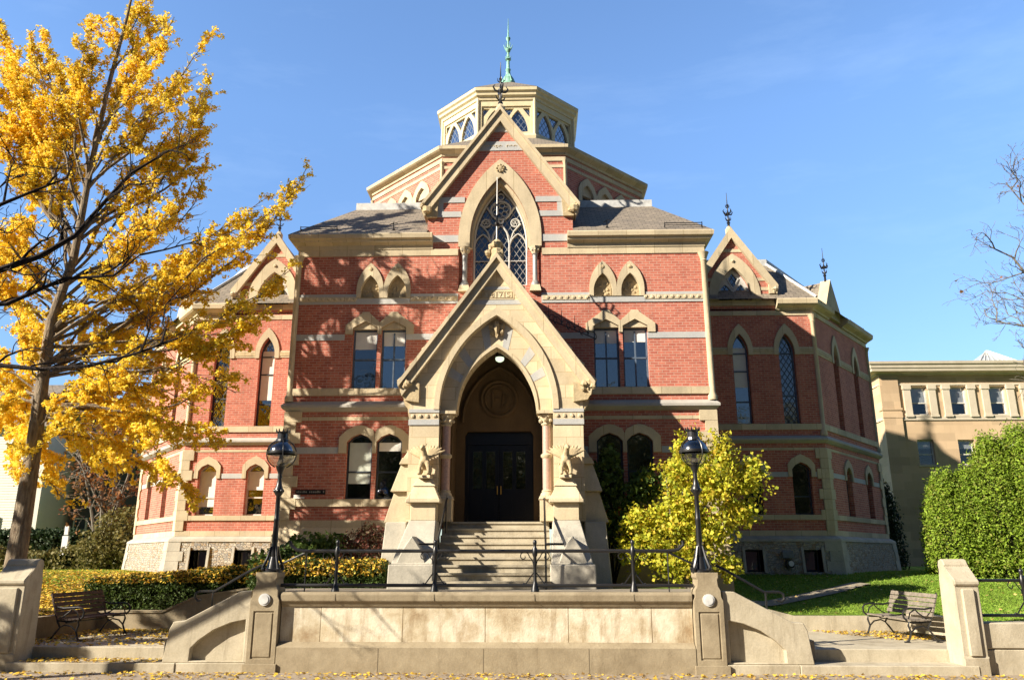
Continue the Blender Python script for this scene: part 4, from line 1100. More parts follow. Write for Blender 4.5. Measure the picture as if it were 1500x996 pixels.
for s in (-1, 1):
    c = s*4.33
    F = Frame((c, 16.2, 0), (1, 0, 0), (0, -1, 0))
    pr = [(-.285, -.02), (-.285, 1.33), (-.25, 1.4), (-.245, 1.52), (-.2, 1.6), (-.19, 1.72), (-.215, 1.76), (-.215, 1.85)]
    m = MB(); m.plate(F, pr+[(-a, b) for a, b in reversed(pr)], [[(-.2, .25), (-.2, 1.12), (.2, 1.12), (.2, .25)]], -.03, 0); m.plate(F, [(a*.995, b-.003) for a, b in pr]+[(-a*.995, b-.003) for a, b in reversed(pr)], [], -.5, -.025)
    m.box(c-.33, c+.33, 16.14, 16.75, -.02, .16)
    p = m.build('pier', M['concrete_wall'], tw, bevel=.006)
    m = MB(); m.tube([F.p(0, -.02, 1.34), F.p(0, .035, 1.34)], .115, 20); m.tube([F.p(0, .03, 1.34), F.p(0, .05, 1.34)], .085, 16); m.build('medallion', M['lead'], p)
    m = MB(); m.plate(F, [(-.17, .28), (-.17, 1.09), (.17, 1.09), (.17, .28)], [], -.03, -.008); m.build('pier_panel', M['concrete_wall'], p, bevel=.01)
    # curved stair cheek
    ck = [(4.62, .17), (4.62, 1.5), (4.85, 1.49), (5.93, .93), (6.13, .92), (6.2, .78), (6.28, .17)]
    rc = [(4.70, .2), (4.70, .96), (5.0, .9), (5.32, .77), (5.6, .58), (5.75, .43), (5.76, .2)]
    F = Frame((0, 16.28, 0), (1, 0, 0), (0, -1, 0))
    m = MB(); m.plate(F, [(s*a, b) for a, b in ck], [[(s*a, b) for a, b in rc]], -.16, 0); m.plate(F, [(s*a, b-.003) for a, b in ck], [], -.36, -.158)
    m.box(*sorted((s*4.62, s*5.975)), 16.2, 16.6, -.02, .171)
    o = m.build('stair_cheek_wall', M['concrete'], None, base=(s*5.4, 16.4, 0), bevel=.012)
    tag(o, ('pale stone stair cheek wall with deeply shadowed arched recess, near the dark bench' if s < 0 else 'pale stone stair cheek wall with sunlit arched recess, near the grey slatted bench'), 'wall', 'cheek walls of the side stairs')
    # gate pier: vertical front, sloped back to a rolled top
    sx0, sx1 = (9.05, 9.52) if s > 0 else (-9.82, -9.17)
    F = Frame(((sx0+sx1)/2, 16.22, 0), (0, 1, 0), (1, 0, 0))
    hw = (sx1-sx0)/2
    pf = [(-.02, -.02), (-.02, .3), (.0, .34), (.0, 1.6), (-.05, 1.63), (-.05, 1.70), (.0, 1.74), (.28, 1.96), (.28, 2.0), (.32, 2.08), (.4, 2.11), (.5, 2.08), (.54, 1.98), (.52, 1.9), (.56, 1.7), (.62, .3), (.66, -.02)]
    m = MB(); m.plate(F, pf, [], -hw, hw); m.box(sx0+.12, sx1-.12, 16.17, 16.25, .34, 1.55)
    o = m.build('gate_pier', M['concrete'], None, base=((sx0+sx1)/2, 16.5, 0), bevel=.015)
    tag(o, ('stone gate pier with rolled top, half in shade beside the dark bench and golden tree' if s < 0 else 'stone gate pier with rolled top in full sun, beside the grey slatted bench'), 'pier', 'stone gate piers')
    # low wall beyond the pier
    m = MB(); a, b = sorted((s*(9.53 if s > 0 else 9.83), s*34)); m.box(a, b, 16.33, 16.75, -.02, .45); m.box(a, b, 16.31, 16.78, .462, .93)
    o = m.build('low_wall', M['concrete'], None, base=(s*15, 16.5, 0), bevel=.02)
    tag(o, ('low two-course stone wall running out past the shaded gate pier' if s < 0 else 'low two-course stone wall under the lawn fence, past the sunlit gate pier'), 'wall', 'low boundary walls')
    # retaining walls round the landing
    m = MB(); F = Frame((0, 20.6, 0), (1, 0, 0), (0, -1, 0))
    pl = [(10.2, .2), (10.2, .80), (8.35, .80), (7.55, 1.16), (5.6, 1.45), (4.55, 1.5), (4.55, .2)] if s < 0 else [(10.2, .2), (10.2, .76), (7.3, .76), (4.62, 1.42), (4.62, .2)]
    m.plate(F, [(s*a, b) for a, b in pl], [], -.24, 0); m.box(*sorted((s*9.98, s*10.2)), 16.82, 20.59, -.02, .86)
    if s < 0: m.plate(F, [(s*a, b) for a, b in ((10.2, .80), (10.2, .85), (8.33, .85), (7.53, 1.21), (5.6, 1.5), (4.56, 1.55), (4.55, 1.5), (5.6, 1.45), (7.55, 1.16), (8.35, .80))], [], -.27, .03)
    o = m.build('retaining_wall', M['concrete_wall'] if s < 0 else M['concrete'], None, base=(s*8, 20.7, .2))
    tag(o, ('dark stone retaining wall stepping up under the clipped box hedge' if s < 0 else 'low pale retaining wall holding the green lawn behind the grey bench'), 'wall', 'retaining walls')
# ---- railing along the terrace
def scroll(mb, x, y, z, s, k=1.0):
    pts = []
    for i in range(15):
        a = i*.48; r = (.11-.0065*i)*k
        pts.append((x+s*(.20*k-r*math.cos(a)), y, z-.13*k+r*math.sin(a)))
    mb.tube([(x, y, z-.32*k), (x+s*.03*k, y, z-.2*k)]+pts, .011, 5)
def rail_post(parent, x, y, z, h=1.0):
    m = MB(); m.lathe(x, y, [(.085, z), (.08, z+.04), (.04, z+.17), (.034, z+.22), (.032, z+.66), (.05, z+.7), (.056, z+.74), (.05, z+.82), (.03, z+.86), (.03, z+.9), (.042, z+.94), (.034, z+.98), (.01, z+1.0)], 10)
    p = m.build('post', M['iron'], parent, smooth=True)
    m = MB()
    for s in (-1, 1): m.tube([(x+s*.03, y, z+.36), (x+s*.2, y, z+.13)], .013, 5); m.ball((x+s*.22, y, z+.15), .025, 6, 4)
    m.build('brace', M['iron'], p)
    m = MB(); scroll(m, x-.02, y, z+.80, -1); scroll(m, x+.02, y, z+.80, 1); m.build('scroll', M['iron'], p)
rl = thing('iron_railing', 'black iron railing with scrolled posts along the terrace wall before the entrance', 'railing', (0, 16.42, 1.48))
YR = 16.42
for x in (-3.0, -1.02, .98, 2.93): rail_post(rl, x, YR, 1.48)
m = MB(); m.tube([(-3.98, YR, 2.45), (-3.94, YR, 2.36), (-3.84, YR, 2.29), (-3.7, YR, 2.26), (3.7, YR, 2.26), (3.84, YR, 2.29), (3.94, YR, 2.38), (3.93, YR, 2.46)], .034, 8); m.build('top_rail', M['iron'], rl, smooth=True)
m = MB(); m.tube([(-4.1, YR, 1.6), (4.1, YR, 1.6)], .034, 8); m.build('bottom_rail', M['iron'], rl, smooth=True)
for s in (-1, 1):
    m = MB(); m.tube([(s*3.62, YR, 1.48), (s*3.62, YR, 2.26)], .014, 6); m.build('baluster', M['iron'], rl)
    m = MB(); m.tube([(s*3.66, YR, 2.22), (s*4.0, YR, 2.06), (s*4.2, YR, 1.98)], .022, 6); m.build('stay', M['iron'], rl)
fn = thing('lawn_fence', 'black iron fence with scrolled post on the low wall in front of the lawn', 'fence', (12, 16.55, .93))
for x in (10.55, 12.55, 14.55, 16.55): rail_post(fn, x, 16.55, .93, .9)
m = MB(); m.tube([(9.52, 16.55, 1.70), (18, 16.55, 1.70)], .03, 8); m.build('top_rail', M['iron'], fn)
m = MB(); m.tube([(9.52, 16.55, 1.05), (18, 16.55, 1.05)], .03, 8); m.build('bottom_rail', M['iron'], fn)
# ---- lamp posts
def lamp_post(x, y, z, label):
    t = thing('street_lamp', label, 'street lamp', (x, y, z), 'globe lamps on the terrace piers')
    m = MB(); m.lathe(x, y, [(.2, z), (.2, z+.04), (.13, z+.07), (.11, z+.16), (.075, z+.3)], 10)
    for k in range(4):
        a = k*math.pi/2+.78; c, s = math.cos(a), math.sin(a)
        m.tube([(x+c*.2, y+s*.2, z+.03), (x+c*.21, y+s*.21, z+.1), (x+c*.13, y+s*.13, z+.28), (x+c*.07, y+s*.07, z+.5)], [.03, .035, .025, .02], 6)
        m.ball((x+c*.21, y+s*.21, z+.06), .045, 6, 5)
    m.build('lamp_base', M['iron'], t, smooth=True)
    m = MB(); m.lathe(x, y, [(.07, z+.28), (.085, z+.34), (.062, z+.5), (.055, z+.56), (.062, z+.6), (.052, z+1.0), (.06, z+1.03), (.05, z+1.06), (.045, z+1.5), (.07, z+1.53), (.1, z+1.58), (.105, z+1.63), (.07, z+1.69), (.055, z+1.75), (.04, z+1.86), (.05, z+1.9), (.04, z+1.94), (.055, z+1.99), (.085, z+2.06), (.1, z+2.12)], 12)
    for k in range(8): a = k*.785; m.ball((x+.095*math.cos(a), y+.095*math.sin(a), z+1.605), .025, 5, 4)
    m.build('lamp_shaft', M['iron'], t, smooth=True)
    zc = z+2.37; r = .295
    g = MB(); g.lathe(x, y, [(r*math.cos(R(a)), zc+r*math.sin(R(a))) for a in range(-65, -2, 7)], 24)
    gl = g.build('globe', M['globe_glass'], t, smooth=True)
    g = MB(); g.lathe(x, y, [(r*math.cos(R(a)), zc+r*math.sin(R(a))) for a in range(-2, 68, 7)], 24); g.build('globe_top', M['smoked_glass'], t, smooth=True)
    m = MB(); m.lathe(x, y, [(r+.008, zc-.015), (r+.012, zc), (r+.008, zc+.045), (r-.006, zc+.045), (r-.006, zc-.015)], 24)
    for k in range(4):
        a = k*math.pi/2+.4; m.tube([(x+(r+.006)*math.cos(R(e))*math.cos(a), y+(r+.006)*math.cos(R(e))*math.sin(a), zc+(r+.006)*math.sin(R(e))) for e in range(-68, 70, 8)], .011, 5)
    m.build('globe_frame', M['iron'], t, smooth=True)
    m = MB(); m.lathe(x, y, [(.05, zc-.26), (.09, zc-.2), (.05, zc-.1), (.03, zc+.02), (.05, zc+.06), (.02, zc+.12)], 8); m.build('burner', M['iron'], t)
    m = MB(); m.lathe(x, y, [(.15, zc+.245), (.14, zc+.3), (.115, zc+.32), (.115, zc+.42), (.14, zc+.45), (.12, zc+.46)], 16)
    for k in range(10): a = k*.628; m.taper(x+.13*math.cos(a)-.02, x+.13*math.cos(a)+.02, y+.13*math.sin(a)-.02, y+.13*math.sin(a)+.02, zc+.44, x+.15*math.cos(a)-.004, x+.15*math.cos(a)+.004, y+.15*math.sin(a)-.004, y+.15*math.sin(a)+.004, zc+.52)
    m.build('lamp_cap', M['lamp_top'], t)
lamp_post(-4.3, 16.46, 1.85, 'black globe lamp post standing clear against red brick on its pier')
lamp_post(4.27, 16.46, 1.85, 'black globe lamp post standing against the yellow-green bush')
# ---- handrails
for s in (-1, 1):
    t = thing('handrail', 'thin black iron handrail on the entrance steps, on the side of the ' + ('red-leaved shrub' if s < 0 else 'yellow-green bush'), 'handrail', (s*1.2, 19, 1.45), 'handrails of the entrance steps')
    m = MB(); x = s*1.22
    m.tube([(s*1.62, 18.26, 2.42), (s*1.3, 18.22, 2.42), (x, 18.24, 2.42), (x, 18.45, 2.5), (x, 20.1, 3.52), (x, 20.4, 3.6)], .026, 7); m.build('rail', M['iron'], t, smooth=True)
    m = MB(); m.tube([(x, 18.3, 1.45), (x, 18.3, 2.44)], .022, 7); m.build('post', M['iron'], t)
    m = MB(); m.tube([(x, 20.05, 2.7), (x, 20.05, 3.5)], .02, 7); m.build('post', M['iron'], t)
    t = thing('handrail', ('short black handrail with curled end beside the stairs under the box hedge' if s < 0 else 'short black handrail with curled end beside the stairs to the lawn path'), 'handrail', (s*5.2, 16.72, 1.3), 'handrails of the side stairs')
    m = MB(); y = 16.74
    m.tube([(s*4.62, y, 1.98), (s*4.8, y, 1.9), (s*5.55, y, 1.47), (s*5.85, y, 1.47), (s*5.93, y, 1.43), (s*5.94, y, 1.34), (s*5.88, y, 1.29), (s*5.8, y, 1.31)], .027, 7); m.build('rail', M['iron'], t, smooth=True)
    m = MB(); m.tube([(s*5.58, y, .6), (s*5.58, y, 1.47)], .02, 7); m.build('post', M['iron'], t)
# ---- benches
def bench(loc, rz, label, wood):
    t = thing('park_bench', label, 'bench', loc, 'park benches on the landings'); t.rotation_euler.z = rz
    def b(name, mb, mat, sm=False):
        o = mb.build(name, M[mat], None, smooth=sm); o.parent = t; return o
    L = .98; m = MB()
    for k in range(6): m.box(-L, L, -.30+k*.085, -.30+k*.085+.068, .425+.012*abs(k-2.5)*.6, .455+.012*abs(k-2.5)*.6)
    b('seat', m, wood)
    m = MB()
    for k in range(5):
        z = .52+k*.095; y = .21+k*.034
        m.hexa([(-L, y, z), (L, y, z), (L, y+.03, z-.008), (-L, y+.03, z-.008), (-L, y+.026, z+.078), (L, y+.026, z+.078), (L, y+.056, z+.07), (-L, y+.056, z+.07)])
    b('backrest', m, wood)
    for s in (-1, 1):
        x = s*.93; m = MB(); r = .021
        m.tube([(x, -.36, .01), (x, -.31, .05), (x, -.25, .2), (x, -.29, .34), (x, -.27, .41), (x, 0, .40), (x, .2, .42), (x, .27, .6), (x, .40, 1.0)], r, 6)
        m.tube([(x, .34, .01), (x, .29, .05), (x, .20, .18), (x, .12, .28), (x, .2, .41)], r, 6)
        m.tube([(x, -.25, .2), (x, -.14, .3), (x, .02, .33), (x, .12, .28)], r*.8, 6)
        m.tube([(x, -.30, .43), (x, -.37, .5), (x, -.38, .6), (x, -.32, .67), (x, -.22, .69), (x, .1, .67), (x, .26, .70)], r, 6)
        m.tube([(x, -.28, .45), (x, -.22, .6), (x, -.12, .66)], r*.7, 5); m.tube([(x, .2, .45), (x, .08, .5), (x, -.05, .6), (x, -.1, .66)], r*.7, 5)
        m.box(x-.03, x+.03, -.41, -.3, 0, .025); m.box(x-.03, x+.03, .28, .39, 0, .025)
        b('side_frame', m, 'iron', True)
    m = MB(); m.tube([(-.93, 0, .37), (.93, 0, .37)], .015, 5); b('tie_rod', m, 'iron')
    return t
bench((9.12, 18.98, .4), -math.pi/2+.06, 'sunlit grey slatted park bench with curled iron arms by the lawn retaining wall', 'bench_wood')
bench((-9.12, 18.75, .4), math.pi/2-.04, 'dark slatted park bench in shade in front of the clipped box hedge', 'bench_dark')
# ---- griffins on the porch buttresses
def griffin(x, y, z, s, label):
    m = MB()
    m.ball((x, y, z+.22), (.09, .13, .12), 10, 8); m.ball((x, y-.08, z+.3), (.08, .09, .11), 10, 8)
    m.tube([(x, y-.06, z+.32), (x-.01*s, y-.14, z+.44), (x-.02*s, y-.18, z+.5)], [.075, .055, .05], 8)
    m.ball((x-.03*s, y-.2, z+.52), (.05, .08, .055), 8, 6); m.tube([(x-.03*s, y-.24, z+.52), (x-.04*s, y-.31, z+.49)], [.035, .012], 6)
    for q in (-1, 1):
        m.tube([(x+q*.05, y-.12, z+.26), (x+q*.08, y-.17, z+.1), (x+q*.08, y-.2, z+.01)], [.045, .03, .03], 7); m.ball((x+q*.08, y-.23, z+.02), (.035, .05, .025), 7, 5)
        m.ball((x+q*.08, y+.08, z+.12), (.05, .09, .1), 8, 6); m.ball((x+q*.09, y+.0, z+.02), (.035, .07, .025), 7, 5)
        m.tube([(x+q*.02, y-.18, z+.56), (x+q*.05, y-.16, z+.62)], [.02, .006], 5)
        # wings
        root = V((x+q*.05, y, z+.34))
        for k in range(6):
            a = R(28+k*13); ln = .34-.02*k
            m.tube([root, root+V((q*math.cos(a)*ln*.5, .05, math.sin(a)*ln*.55)), root+V((q*math.cos(a)*ln, .08, math.sin(a)*ln))], [.04, .04, .012], 6)
    m.tube([(x, y+.1, z+.15), (x+s*.06, y+.2, z+.1), (x+s*.12, y+.22, z+.25)], [.03, .022, .02], 6)
    m.v = [(x+(a-x)*1.4, y+(b-y)*1.15, z+(c-z)*1.28) for a, b, c in m.v]
    o = m.build('griffin_statue', M['carved'], None, base=(x, y, z))
    rm = o.modifiers.new('r', 'REMESH'); rm.mode = 'VOXEL'; rm.voxel_size = .016
    dg = bpy.context.evaluated_depsgraph_get(); me = bpy.data.meshes.new_from_object(o.evaluated_get(dg))
    o.modifiers.clear(); o.data = me; me.polygons.foreach_set('use_smooth', [True]*len(me.polygons))
    if not me.materials: me.materials.append(M['carved'])
    tag(o, label, 'statue', 'griffins on the porch')
griffin(-1.76, 19.88, 4.1, 1, 'carved stone griffin with raised wings on porch buttress above the red-leaved shrub')
griffin(1.76, 19.88, 4.1, -1, 'carved stone griffin with raised wings on porch buttress beside the yellow-green bush')
# ---- porch lamp, wall sign, meter
m = Mat('lamp_glow', .4); m.b.inputs['Emission Color'].default_value = (.85, 1, .7, 1); m.b.inputs['Emission Strength'].default_value = .55; m.color((.5, .55, .4)); M['lamp_glow'] = m.m
t = thing('ceiling_lamp', 'lit greenish dome lamp hanging under the top of the porch arch', 'lamp', (.05, 21.1, 7.5))
m = MB(); m.lathe(.05, 21.1, [(.12, 7.42), (.12, 7.6)], 12); m.build('lamp_fitting', M['iron'], t)
m = MB(); m.lathe(.05, 21.1, [(.05, 7.30), (.10, 7.33), (.12, 7.37), (.115, 7.42)], 14); m.build('lamp_shade', M['lamp_glow'], t, smooth=True)
t = thing('wall_sign', 'narrow black lettered strip sign with small white plates on brick wall', 'sign', (-5.1, YC, 3.9))
m = MB(); m.fbox(FC, -5.62, -4.78, 0, .03, 3.80, 3.93); m.build('sign_board', M['sign_black'], t, bevel=.01)
m = MB(); x = -5.58; random.seed(9)
while x < -4.84:      # lettering too small and dark to read in the photograph
    w = random.uniform(.02, .045)
    if random.random() > .15: m.fbox(FC, x, x+w, .028, .034, 3.845, 3.845+random.choice((.04, .055)))
    x += w+.018
m.build('lettering', M['sign_letter'], t)
m = MB(); m.fbox(FC, -5.66, -5.48, 0, .025, 3.745, 3.79); m.build('plate', M['sign_white'], t)
m = MB(); m.fbox(FC, -5.66, -5.36, 0, .025, 3.69, 3.735); m.build('plate', M['sign_white'], t)
t = thing('utility_meter', 'small grey meter box with round white dial on the rubble base', 'meter', (8.95, 26.1, 2.0))
m = MB(); m.box(8.78, 9.12, 26.1, 26.4, 2.1, 2.32); m.tube([(8.95, 26.25, 1.3), (8.95, 26.25, 2.1)], .03, 6); m.build('meter_box', M['fitting_grey'], t, bevel=.02)
m = MB(); m.tube([(8.97, 26.0, 1.93), (8.97, 26.2, 1.93)], .13, 14); m.build('meter_body', M['iron'], t)
m = MB(); m.tube([(8.99, 25.97, 1.94), (8.99, 26.0, 1.94)], .085, 14); m.build('dial', M['sign_white'], t)

# ================================================================== neighbouring houses
tb = thing('office_building', 'tan stuccoed building with pale bracketless cornice and pilastered top windows', 'building', (30, 48, 1.6))
def tp(name, mb, mat, par=None, **k): return mb.build(name, M[mat], par or tb, **k)
FT = Frame((0, 42, 0), (1, 0, 0), (0, -1, 0))
hs = []
for k in range(10):
    x = 20.95+k*2.05; hs.append([(x, 9.36), (x, 10.88), (x+.92, 10.88), (x+.92, 9.36)]); x = 21.0+k*2.1; hs.append([(x, 6.75), (x, 8.05), (x+.85, 8.05), (x+.85, 6.75)])
    hs.append([(x, 3.4), (x, 4.9), (x+.85, 4.9), (x+.85, 3.4)])
m = MB(); m.plate(FT, [(19.4, 1), (19.4, 11.7), (44, 11.7), (44, 1)], hs, -.4, 0)
FS = Frame((19.4, 0, 0), (0, 1, 0), (-1, 0, 0)); sh = []
for k in range(5):
    for z0, z1 in ((9.3, 10.9), (6.7, 8.2), (3.6, 5.2)): sh.append([(44.2+k*3, z0), (44.2+k*3, z1), (45.1+k*3, z1), (45.1+k*3, z0)])
m.plate(FS, [(42.4, 1), (42.4, 11.7), (62, 11.7), (62, 1)], sh, -.4, 0); m.box(19.8, 44, 60, 60.4, 1, 11.7); tp('wall', m, 'tan_plaster')
for i, h in enumerate(hs):
    x0, x1, z0, z1 = h[0][0], h[2][0], h[0][1], h[1][1]
    if x0 > 34: continue
    m = MB(); m.plate(FT, h, [[(x0+.07, z0+.07), (x0+.07, z1-.07), (x1-.07, z1-.07), (x1-.07, z0+.07)]], -.24, -.16); zm = (z0+z1)/2-.1
    m.fbox(FT, x0+.06, x1-.06, -.235, -.165, zm-.03, zm+.03); f = tp('window', m, 'frame_white')
    m = MB(); m.fbox(FT, x0+.07, x1-.07, -.215, -.205, z0+.07, z1-.07); tp('pane', m, 'glass_clear', f)
    m = MB(); m.fbox(FT, x0+.07, x1-.07, -.228, -.222, (zm if i % 3 == 0 else zm+.3 if i % 3 == 1 else zm+.1), z1-.07); tp('blind', m, 'blind', f)
    m = MB(); m.fbox(FT, x0-.08, x1+.08, -.1, .06, z0-.1, z0); tp('sill', m, 'tan_stone', f)
for h in sh:
    m = MB(); m.fbox(FS, h[0][0], h[2][0], -.24, -.18, h[0][1], h[1][1]); f = tp('window', m, 'frame_dark')
m = MB(); m.box(20.2, 43.6, 43.0, 43.1, 1.5, 11.5); m.box(20.3, 20.4, 43.2, 60, 1.5, 11.5); tp('room_dark_sheet', m, 'room_dark')
ep = [(19.4, 62), (19.4, 42), (44, 42)]
m = MB(); m.sweep(ep, [(-.3, 11.5), (.12, 11.5), (.16, 11.58), (.5, 11.63), (.52, 11.76), (.56, 11.8), (.58, 11.95), (.64, 12.0), (.66, 12.14), (-.3, 12.14)]); tp('cornice', m, 'tan_stone')
m = MB(); m.sweep(ep, flatprof(10.95, 11.05, .05)); m.sweep(ep, flatprof(9.08, 9.24, .06)); tp('stone_band', m, 'tan_stone')
for k in range(8):
    for dx in (-.36, .96):
        x = 20.95+k*2.05+dx; m = MB(); m.fbox(FT, x, x+.36, -.05, .1, 9.24, 10.95); m.fbox(FT, x-.04, x+.40, -.05, .14, 10.72, 10.95); m.fbox(FT, x-.03, x+.39, -.05, .13, 9.24, 9.36); tp('pilaster', m, 'tan_stone')
m = MB(); m.fbox(FT, 19.38, 20.35, -.3, .12, 1, 11.5); m.fbox(FT, 19.33, 20.4, -.3, .16, 9.6, 9.72); m.fbox(FT, 19.35, 20.38, -.3, .14, 9.2, 9.5); tp('corner_pilaster', m, 'tan_plaster')
m = MB(); m.box(19.4, 44, 42, 62, 12.12, 12.2); tp('roof', m, 'lead')
m = MB(); m.add([(26.3, 45.6, 12.2), (31.5, 45.6, 12.2), (31.5, 50.8, 12.2), (26.3, 50.8, 12.2), (28.9, 48.2, 14.4)], [(0, 1, 4), (1, 2, 4), (2, 3, 4), (3, 0, 4)])
sk = tp('skylight', m, 'skylight_glass')
m = MB()
for k in range(9):
    x = 26.3+k*.65; m.tube([(x, 45.57, 12.22), (28.9+(k-4)*.02, 48.15, 14.39)], .03, 4)
tp('glazing_bar', m, 'frame_white', sk)
# white clapboard house and dark house far on the other side
wh = thing('white_house', 'white clapboard house glimpsed behind the golden tree trunk', 'house', (-34, 50, 1.6))
def hp(par, name, mb, mat, **k): return mb.build(name, M[mat], par, **k)
m = MB()
for k in range(52): z = 1.7+k*.15; m.hexa([(-40, 45-.02, z), (-27.4, 45-.02, z), (-27.4, 45.3, z), (-40, 45.3, z), (-40, 45, z+.15), (-27.4, 45, z+.15), (-27.4, 45.3, z+.15), (-40, 45.3, z+.15)])
m.box(-27.7, -27.4, 45.3, 55, 1.5, 9.5); hp(wh, 'wall', m, 'clapboard')
m = MB(); m.box(-27.55, -27.1, 44.9, 45.35, 1.5, 9.5); hp(wh, 'corner_board', m, 'clapboard')
m = MB(); m.add([(-40.5, 44.5, 9.4), (-26.9, 44.5, 9.4), (-26.9, 50, 13), (-40.5, 50, 13)], [(0, 1, 2, 3)]); m.add([(-40.5, 55.5, 9.4), (-26.9, 55.5, 9.4), (-26.9, 50, 13), (-40.5, 50, 13)], [(0, 1, 2, 3)]); hp(wh, 'roof', m, 'slate', recalc=False)
for x in (-37, -33, -29.9):
    m = MB(); m.box(x-.65, x+.65, 44.9, 45.1, 2.5, 4.3); f = hp(wh, 'window', m, 'frame_white'); m = MB(); m.box(x-.5, x+.5, 44.86, 44.9, 2.65, 4.15); hp(wh, 'pane', m, 'glass')
dh = thing('dark_house', 'dark grey house in shade between the golden tree and the brick hall', 'house', (-23, 52, 1.6))
m = MB(); m.box(-27, -17, 48, 56, 1.5, 9); hp(dh, 'wall', m, 'dark_siding')
m = MB(); m.add([(-27.4, 47.6, 8.9), (-16.6, 47.6, 8.9), (-16.6, 52, 12.5), (-27.4, 52, 12.5)], [(0, 1, 2, 3)]); m.add([(-27.4, 56.4, 8.9), (-16.6, 56.4, 8.9), (-16.6, 52, 12.5), (-27.4, 52, 12.5)], [(0, 1, 2, 3)]); hp(dh, 'roof', m, 'slate', recalc=False)
for x in (-26.3, -24.9, -22.5, -20):
    m = MB(); m.box(x-.42, x+.42, 47.9, 48.05, 2.6, 4.4); f = hp(dh, 'window', m, 'frame_white')
    m = MB(); m.box(x-.32, x+.32, 47.88, 47.9, 2.7, 4.3); hp(dh, 'pane', m, 'frame_dark')
m = MB(); m.box(-19.05, -18.8, 34.0, 34.12, 1.9, 3.0); m.box(-19.0, -18.84, 34.0, 34.1, 3.04, 3.4); o = m.build('sign_post', M['sign_white'], None, base=(-18.93, 34, 1.6)); m = None
tag(o, 'slim white post sign standing before the dark house', 'sign')
# ================================================================== plants
rng = np.random.default_rng(5)
CAM = np.array([1.0, 0, 2.15])
def leaf_mesh(name, pts, size, mat, parent=None, base=None, up=0.0, var=.45, aspect=.75, nrm=None, nrm_w=1.5):
    """one small kite-shaped leaf per point"""
    P = np.asarray(pts, dtype=np.float64); n = len(P)
    N = rng.normal(size=(n, 3))
    if nrm is not None: N = N+np.asarray(nrm)*nrm_w
    N[:, 2] += up
    N /= np.linalg.norm(N, axis=1)[:, None]
    A = np.cross(N, rng.normal(size=(n, 3))); A /= np.linalg.norm(A, axis=1)[:, None]
    B = np.cross(N, A)
    s = size*(1+rng.uniform(-var, var, n))[:, None]*.5
    b = np.zeros(3) if base is None else np.asarray(base, float)
    Q = np.stack([P-A*s, P+B*s*aspect-A*s*.1, P+A*s, P-B*s*aspect-A*s*.1], 1)+ (N*s*.25)[:, None, :]*np.array([0, 1, 0, 1])[None, :, None]-b
    me = bpy.data.meshes.new(name); me.vertices.add(n*4); me.vertices.foreach_set('co', Q.reshape(-1).astype(np.float32))
    me.loops.add(n*4); me.loops.foreach_set('vertex_index', np.arange(n*4, dtype=np.int32))
    me.polygons.add(n); me.polygons.foreach_set('loop_start', np.arange(0, n*4, 4, dtype=np.int32))
    try: me.polygons.foreach_set('loop_total', np.full(n, 4, dtype=np.int32))
    except Exception: pass
    me.update(calc_edges=True)
    return link(name, me, M[mat], parent, base)
def limb(a, b, sag=0.0, wob=.1, n=8, seed=0):
    r = np.random.default_rng(seed); a, b = np.asarray(a, float), np.asarray(b, float); L = np.linalg.norm(b-a)
    t = np.linspace(0, 1, n)[:, None]; p = a+(b-a)*t
    p[:, 2] += (np.sin(t[:, 0]*math.pi))*sag*L
    w = r.normal(size=(n, 3))*wob*L/n; w[0] = 0; w[-1] = 0
    return p+np.cumsum(w, 0)*np.sin(t*math.pi)
def along(P, s):
    d = np.linalg.norm(np.diff(P, axis=0), axis=1); c = np.concatenate([[0], np.cumsum(d)]); s = np.clip(s, 0, c[-1]-1e-6)
    i = np.clip(np.searchsorted(c, s, side='right')-1, 0, len(P)-2); f = (s-c[i])/np.maximum(d[i], 1e-9)
    return P[i]+(P[i+1]-P[i])*np.asarray(f)[..., None], c[-1], (P[i+1]-P[i])/np.maximum(d[i], 1e-9)[..., None]

